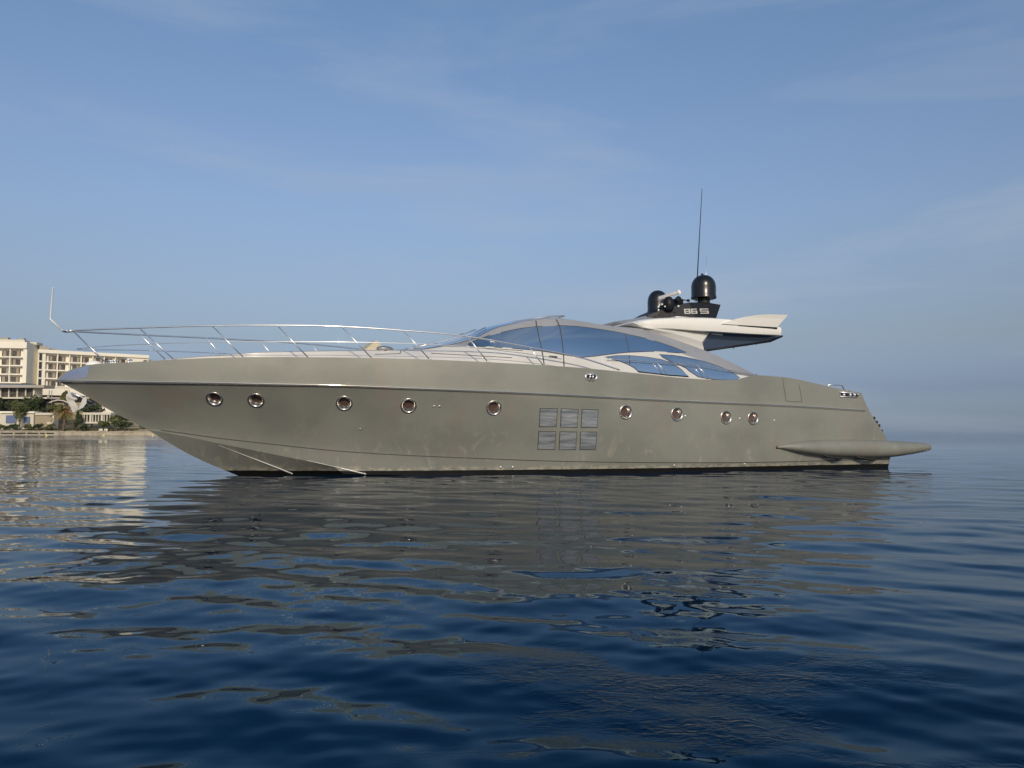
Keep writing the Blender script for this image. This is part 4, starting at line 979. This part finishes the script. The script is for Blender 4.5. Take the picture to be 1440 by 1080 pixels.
for k in range(8):
    x = -36 + k * 11.8; px_box('column', 0, x, x + 2.0, 545, 558.5, 296.6, .6, SM['wall2'], rs_)
for k in range(3):
    x = 51 + 0 * k
px_box('end_wall', 0, 46, 49, 545, 559, 296.4, 5, SM['wall2'], rs_)
# open ground-floor pavilion right of it
p = world_at(80, 600, 300); pv = empty('arched_pavilion', (p.x, 300, 0)); tag(pv, 'shaded open pavilion with thin pale arch and posts behind the orange palm', 'pavilion')
for x in (67.5, 71, 95.5): px_box('post', 0, x, x + 1.5, 549, 588, 299, .5, SM['wall2'], pv)
px_box('beam', 0, 64, 100, 558.5, 560.5, 298.8, .6, SM['grey'], pv)
bm = bmesh.new(); add_tube(bm, [world_at(69 + k * 2.3, 566.5 - 3.8 * math.sin(math.pi * k / 12), 298) - pv.location for k in range(13)], .22, 6); bm_obj('arch', bm, SM['wall2'], pv)
px_box('back_wall', 0, 64, 120, 566, 590, 302, 1, SM['beige'], pv)
# beach houses
p = world_at(20, 600, 292); bh = empty('beach_house', (p.x, 292, 0)); tag(bh, 'low white seafront house with blue shuttered openings left of the garage wall', 'house')
px_box('wall', 0, -45, 47.5, 579.5, 604, 292, 5, SM['wall2'], bh); px_box('roof', 0, -45, 48.5, 578.4, 580.8, 291.4, 6.2, SM['wall'], bh)
for k, x in enumerate((-38, -24, -10, 8, 33)):
    o = px_box('window', 0, x, x + (9 if k != 3 else 15), 584 if k != 4 else 586, 595, 291.7, .25, SM['blue'], bh)
px_box('door', 0, 26.5, 29, 583, 597.5, 291.8, .2, SM['beige'], bh)
p = world_at(60, 600, 292); gh = empty('garage_wall', (p.x, 292, 0)); tag(gh, 'beige wall with white lintel standing left of the orange palm', 'wall')
px_box('wall', 0, 48.6, 73, 583.5, 604, 292.4, 3, SM['beige'], gh); px_box('lintel', 0, 48.6, 76, 580.5, 583.5, 292, 3.6, SM['wall2'], gh); px_box('pier', 0, 73, 76, 583.5, 604, 292.1, 3, SM['wall2'], gh); px_box('step', 0, 66, 74, 593.5, 596.5, 290.6, 1, SM['wall2'], gh)
p = world_at(135, 600, 293); ko = empty('beach_pavilion', (p.x, 293, 0)); tag(ko, 'small white colonnaded beach pavilion right of the palm below the yacht stem', 'pavilion')
px_box('roof', 0, 116, 156, 580.2, 583.2, 292.3, 4, SM['wall2'], ko); px_box('back', 0, 117, 155, 583.2, 594.5, 295, 1, SM['dark'], ko); px_box('plinth', 0, 116, 156, 593.2, 595.5, 292.2, 4, SM['wall2'], ko)
for k in range(10): px_box('column', 0, 117.5 + k * 4, 119 + k * 4 + (1.5 if k in (2, 6) else 0), 583.2, 593.2, 292.5, .5, SM['wall2'], ko)
# lawn, seawall and jetty slots
def gnd_strip(name, x0, x1, Y0, Y1, dz, m_):
    bm = bmesh.new(); xs_ = np.linspace(wx(x0, Y0), wx(x1, Y0), 40); A = []
    for x in xs_: A.append([bm.verts.new((x, y, ground_z(y) + dz + random.uniform(-.04, .04))) for y in np.linspace(Y0, Y1, 5)])
    for i in range(39):
        for j in range(4): bm.faces.new((A[i][j], A[i + 1][j], A[i + 1][j + 1], A[i][j + 1]))
    return bm_obj(name, bm, m_, None, True)
tag(gnd_strip('lawn', 30, 190, 290.5, 294, .35, SM['lawn']), kind='structure')
def seawall(x0, x1, y0, y1, Y, label, slots=()):
    p = world_at((x0 + x1) / 2, 600, Y); o = empty('seawall', (p.x, Y, 0)); tag(o, label, 'seawall')
    A, B = world_at(x0, y1, Y), world_at(x1, y0, Y); bm = bmesh.new(); zt = B.z
    add_box(bm, Vector(((A.x + B.x) / 2, Y + .6, (zt - 1) / 2)) - o.location, (B.x - A.x, 1.2, zt + 1)); bm_obj('wall', bm, SM['seawall'], o)
    bm = bmesh.new(); add_box(bm, Vector(((A.x + B.x) / 2, Y + .5, zt + .07)) - o.location, (B.x - A.x, 1.5, .14)); bm_obj('coping', bm, SM['wall2'], o)
    for s0, s1 in slots: px_box('opening', 0, s0, s1, 608.4, 610.4, Y - .06, .4, SM['dark'], o)
seawall(-50, 84, 606.4, 612, 286.5, 'low pale quay wall with dark openings at the water edge, left', [(-35, -22), (-18, -2), (1, 18), (20.5, 36), (38, 54), (56, 63), (65, 76)])
seawall(84.2, 235, 607.6, 612, 286.6, 'plain low stone seawall below the sandy bank, under the yacht stem')
# fence posts on the bank
for k in range(9):
    q = world_at(138 + k * 8.5, 604, 288.2); z = ground_z(288.6)
    o = empty('fence_post', (q.x, 288.6, z)); tag(o, 'weathered pale timber post on the sandy bank above the seawall', 'fence post', 'weathered posts along the sandy bank')
    bm = bmesh.new(); add_tube(bm, [(0, 0, -.4), (random.uniform(-.1, .1), 0, 1.1)], [.09, .07], 6); bm_obj('post', bm, SM['beige'], o)

def leaf_cloud(bm, c, rx, rz, n, size, seed):
    rn = random.Random(seed); blobs = [(Vector((rn.uniform(-.6, .6) * rx, rn.uniform(-.6, .6) * rx, rn.uniform(-.5, .6) * rz)), rn.uniform(.35, .6)) for _ in range(9)]
    for i in range(n):
        b_, s_ = rn.choice(blobs); d = Vector((rn.gauss(0, 1), rn.gauss(0, 1), rn.gauss(0, 1))).normalized() * (rn.random() ** .45)
        p = c + b_ + Vector((d.x * rx * s_, d.y * rx * s_, d.z * rz * s_)); a = Vector((rn.gauss(0, 1), rn.gauss(0, 1), rn.gauss(0, .7))).normalized(); b2 = a.cross(Vector((rn.gauss(0, 1), rn.gauss(0, 1), rn.gauss(0, 1)))).normalized(); s = size * rn.uniform(.6, 1.4)
        vs_ = [bm.verts.new(p + a * s), bm.verts.new(p + b2 * s * .6), bm.verts.new(p - a * s), bm.verts.new(p - b2 * s * .6)]; bm.faces.new(vs_)
def tree(px, ytop, ybot, wpx, Y, label, m_, seed, name='broadleaf_tree', n=1300):
    T = world_at(px, ytop, Y); B = world_at(px, ybot, Y); gz = min(B.z, ground_z(Y)) if Y < 300 else ground_z(Y); r_ = wpx / 2 / FPX * Y
    o = empty(name, (T.x, Y, gz)); tag(o, label, 'tree' if 'tree' in name else 'shrub'); h = T.z - gz; ch = (T.z - B.z) / 2
    bm = bmesh.new(); leaf_cloud(bm, Vector((0, 0, h - ch)), r_, ch, n, .32, seed); bm_obj('crown', bm, m_, o, recalc=False)
    bm = bmesh.new(); add_tube(bm, [(0, 0, -.3), (.1, 0, (h - ch) * .5), (0, 0, h - ch)], [.22, .16, .1], 7)
    for a in range(4): add_tube(bm, [(0, 0, (h - ch) * .8), (math.cos(a * 1.6) * r_ * .5, math.sin(a * 1.6) * r_ * .5, h - ch * .7)], [.08, .03], 5)
    bm_obj('trunk', bm, SM['bark'], o)
tree(0, 556, 584, 18, 294, 'dark round tree at the left picture edge above the beach house', SM['leaf'], 1)
tree(-22, 560, 585, 26, 294, 'dark round tree just outside the left picture edge', SM['leaf'], 21)
tree(17, 561, 578, 15, 295, 'small dark tree second from the left edge, under the restaurant glazing', SM['leaf'], 2)
tree(29, 563, 592, 24, 290, 'mid green bushy tree overhanging the blue shuttered house', SM['leaf2'], 3, n=1800)
tree(42, 558, 584, 20, 294, 'dark tree left of the shaded garage, in front of the restaurant columns', SM['leaf'], 4)
tree(53, 556, 584, 18, 295, 'tall dark tree nearest the arch, just right of the restaurant', SM['leaf'], 5)
tree(79, 567, 582, 22, 296, 'light green bushy shrub tree behind the orange palm', SM['leaf2'], 6)
tree(92, 548, 566, 10, 299, 'small green tree in front of the hotel base beside the anchor', SM['leaf2'], 7)
tree(113, 577, 598, 10, 290, 'dark narrow shrub tree between the palm and the white pavilion', SM['leaf'], 8)
tree(108, 590, 603, 8, 289, 'low dark bush at the foot of the palm, right side', SM['leaf'], 18, 'bush', 500)
tree(119, 596, 605, 12, 289, 'low dark bush on the bank left of the small benches', SM['leaf'], 19, 'bush', 500)
tree(148, 591, 601, 18, 289.5, 'low green bush in front of the white pavilion', SM['leaf2'], 9, 'bush', 900)
tree(162, 588, 601, 18, 289.5, 'green bush right of the white pavilion columns', SM['leaf2'], 10, 'bush', 900)
tree(176, 592, 602, 18, 289.5, 'dark green bush right-hand one below the yacht stem', SM['leaf'], 11, 'bush', 900)
tree(170, 580, 594, 26, 294, 'grey green tree behind the bushes, partly hidden by the yacht stem', SM['leaf2'], 12)
tree(130, 566, 582, 30, 299, 'dark tree behind the white pavilion and anchor flukes', SM['leaf'], 13)
tree(215, 585, 606, 40, 296, 'wide dark tree hidden mostly behind the yacht stem', SM['leaf'], 14)
for k, (px, w_, mk, lb) in enumerate(((-12, 16, 'leaf', 'low dark bush at the left picture edge before the white beach house'), (5, 12, 'leaf2', 'low olive bush below the first shutters of the beach house'), (20, 14, 'leaf', 'dark spreading bush at the foot of the bushy overhanging tree'), (38, 13, 'leaf2', 'low olive bush before the right corner of the beach house'), (54, 14, 'leaf', 'low dark bush before the beige garage wall'), (69, 12, 'leaf2', 'low olive bush between garage wall and palm'))):
    tree(px, 596, 604, w_, 289.3, lb, SM[mk], 30 + k, 'bush', 500)
# palm
def palm(px, ytop, ybase, Y, label, seed):
    B = world_at(px, ybase, Y); T = world_at(px, ytop, Y); o = empty('palm_tree', (B.x, Y, B.z)); tag(o, label, 'palm tree'); h = T.z - B.z; rn = random.Random(seed)
    bm = bmesh.new(); add_tube(bm, [(0, 0, -.5), (.1, 0, h * .4), (0, 0, h * .80)], [.38, .30, .32], 9); bm_obj('trunk', bm, SM['bark'], o)
    bm = bmesh.new(); c = Vector((0, 0, h * .80))
    for k in range(80):
        az = k * 2.4; el = rn.uniform(-.5, 1.25); ln = rn.uniform(4.2, 5.2); d = Vector((math.cos(az) * math.cos(el), math.sin(az) * math.cos(el), math.sin(el))); side = d.cross(Vector((0, 0, 1))).normalized()
        pts = [c + d * ln * t - Vector((0, 0, 1)) * ln * .55 * t * t for t in np.linspace(0, 1, 9)]
        for i in range(1, 9):
            for s_ in (-1, 1):
                for q_ in (0, .5):
                    p0 = pts[i - 1].lerp(pts[i], q_); e_ = p0 + side * s_ * .55 * (1 - .5 * i / 9) + (pts[i] - pts[i - 1]) * .5 - Vector((0, 0, .22)); w_ = (pts[i] - pts[i - 1]).normalized() * .15
                    bm.faces.new([bm.verts.new(p0 - w_), bm.verts.new(p0 + w_), bm.verts.new(e_)])
        add_tube(bm, pts, .03, 4)
    bm_obj('crown', bm, SM['palm'], o, recalc=False)
palm(89, 572, 604, 288.8, 'palm with drooping green and orange fronds by the quay, left of the anchor', 5)
# little white benches on the bank
for k, px in enumerate((141, 148)):
    q = world_at(px, 606, 288.4); z = ground_z(288.6); o = empty('bench', (q.x, 288.6, z)); tag(o, ('left' if k == 0 else 'right') + ' of two small pale benches on the sandy bank', 'bench', 'pale benches on the bank')
    bm = bmesh.new(); add_box(bm, (0, 0, .5), (1.3, .5, .1)); bm_obj('seat', bm, SM['wall2'], o)
    bm = bmesh.new(); add_box(bm, (0, .25, .95), (1.3, .08, .7)); bm_obj('backrest', bm, SM['wall2'], o)
    for s_ in (-.55, .55): bm = bmesh.new(); add_box(bm, (s_, 0, .15), (.1, .45, .8)); bm_obj('leg', bm, SM['wall2'], o)
for k, (px, lb) in enumerate(((65.5, 'small yellow mooring buoy afloat off the quay, leftmost of three'), (146, 'small yellow mooring buoy afloat below the white pavilion'), (215, 'small yellow mooring buoy afloat close to the yacht stem, rightmost of three'))):
    Y = 240; q = world_at(px, 612, Y); bm = bmesh.new(); add_lathe(bm, [(.06, -.25), (.26, -.1), (.33, .08), (.26, .27), (.08, .38), (.04, .5)], Matrix.Identity(4), 16)
    o = bm_obj('mooring_buoy', bm, mat('yellow_buoy', (.75, .62, .2), .5), None, True); o.location = (q.x, Y, 0); tag(o, lb, 'buoy', 'yellow mooring buoys')
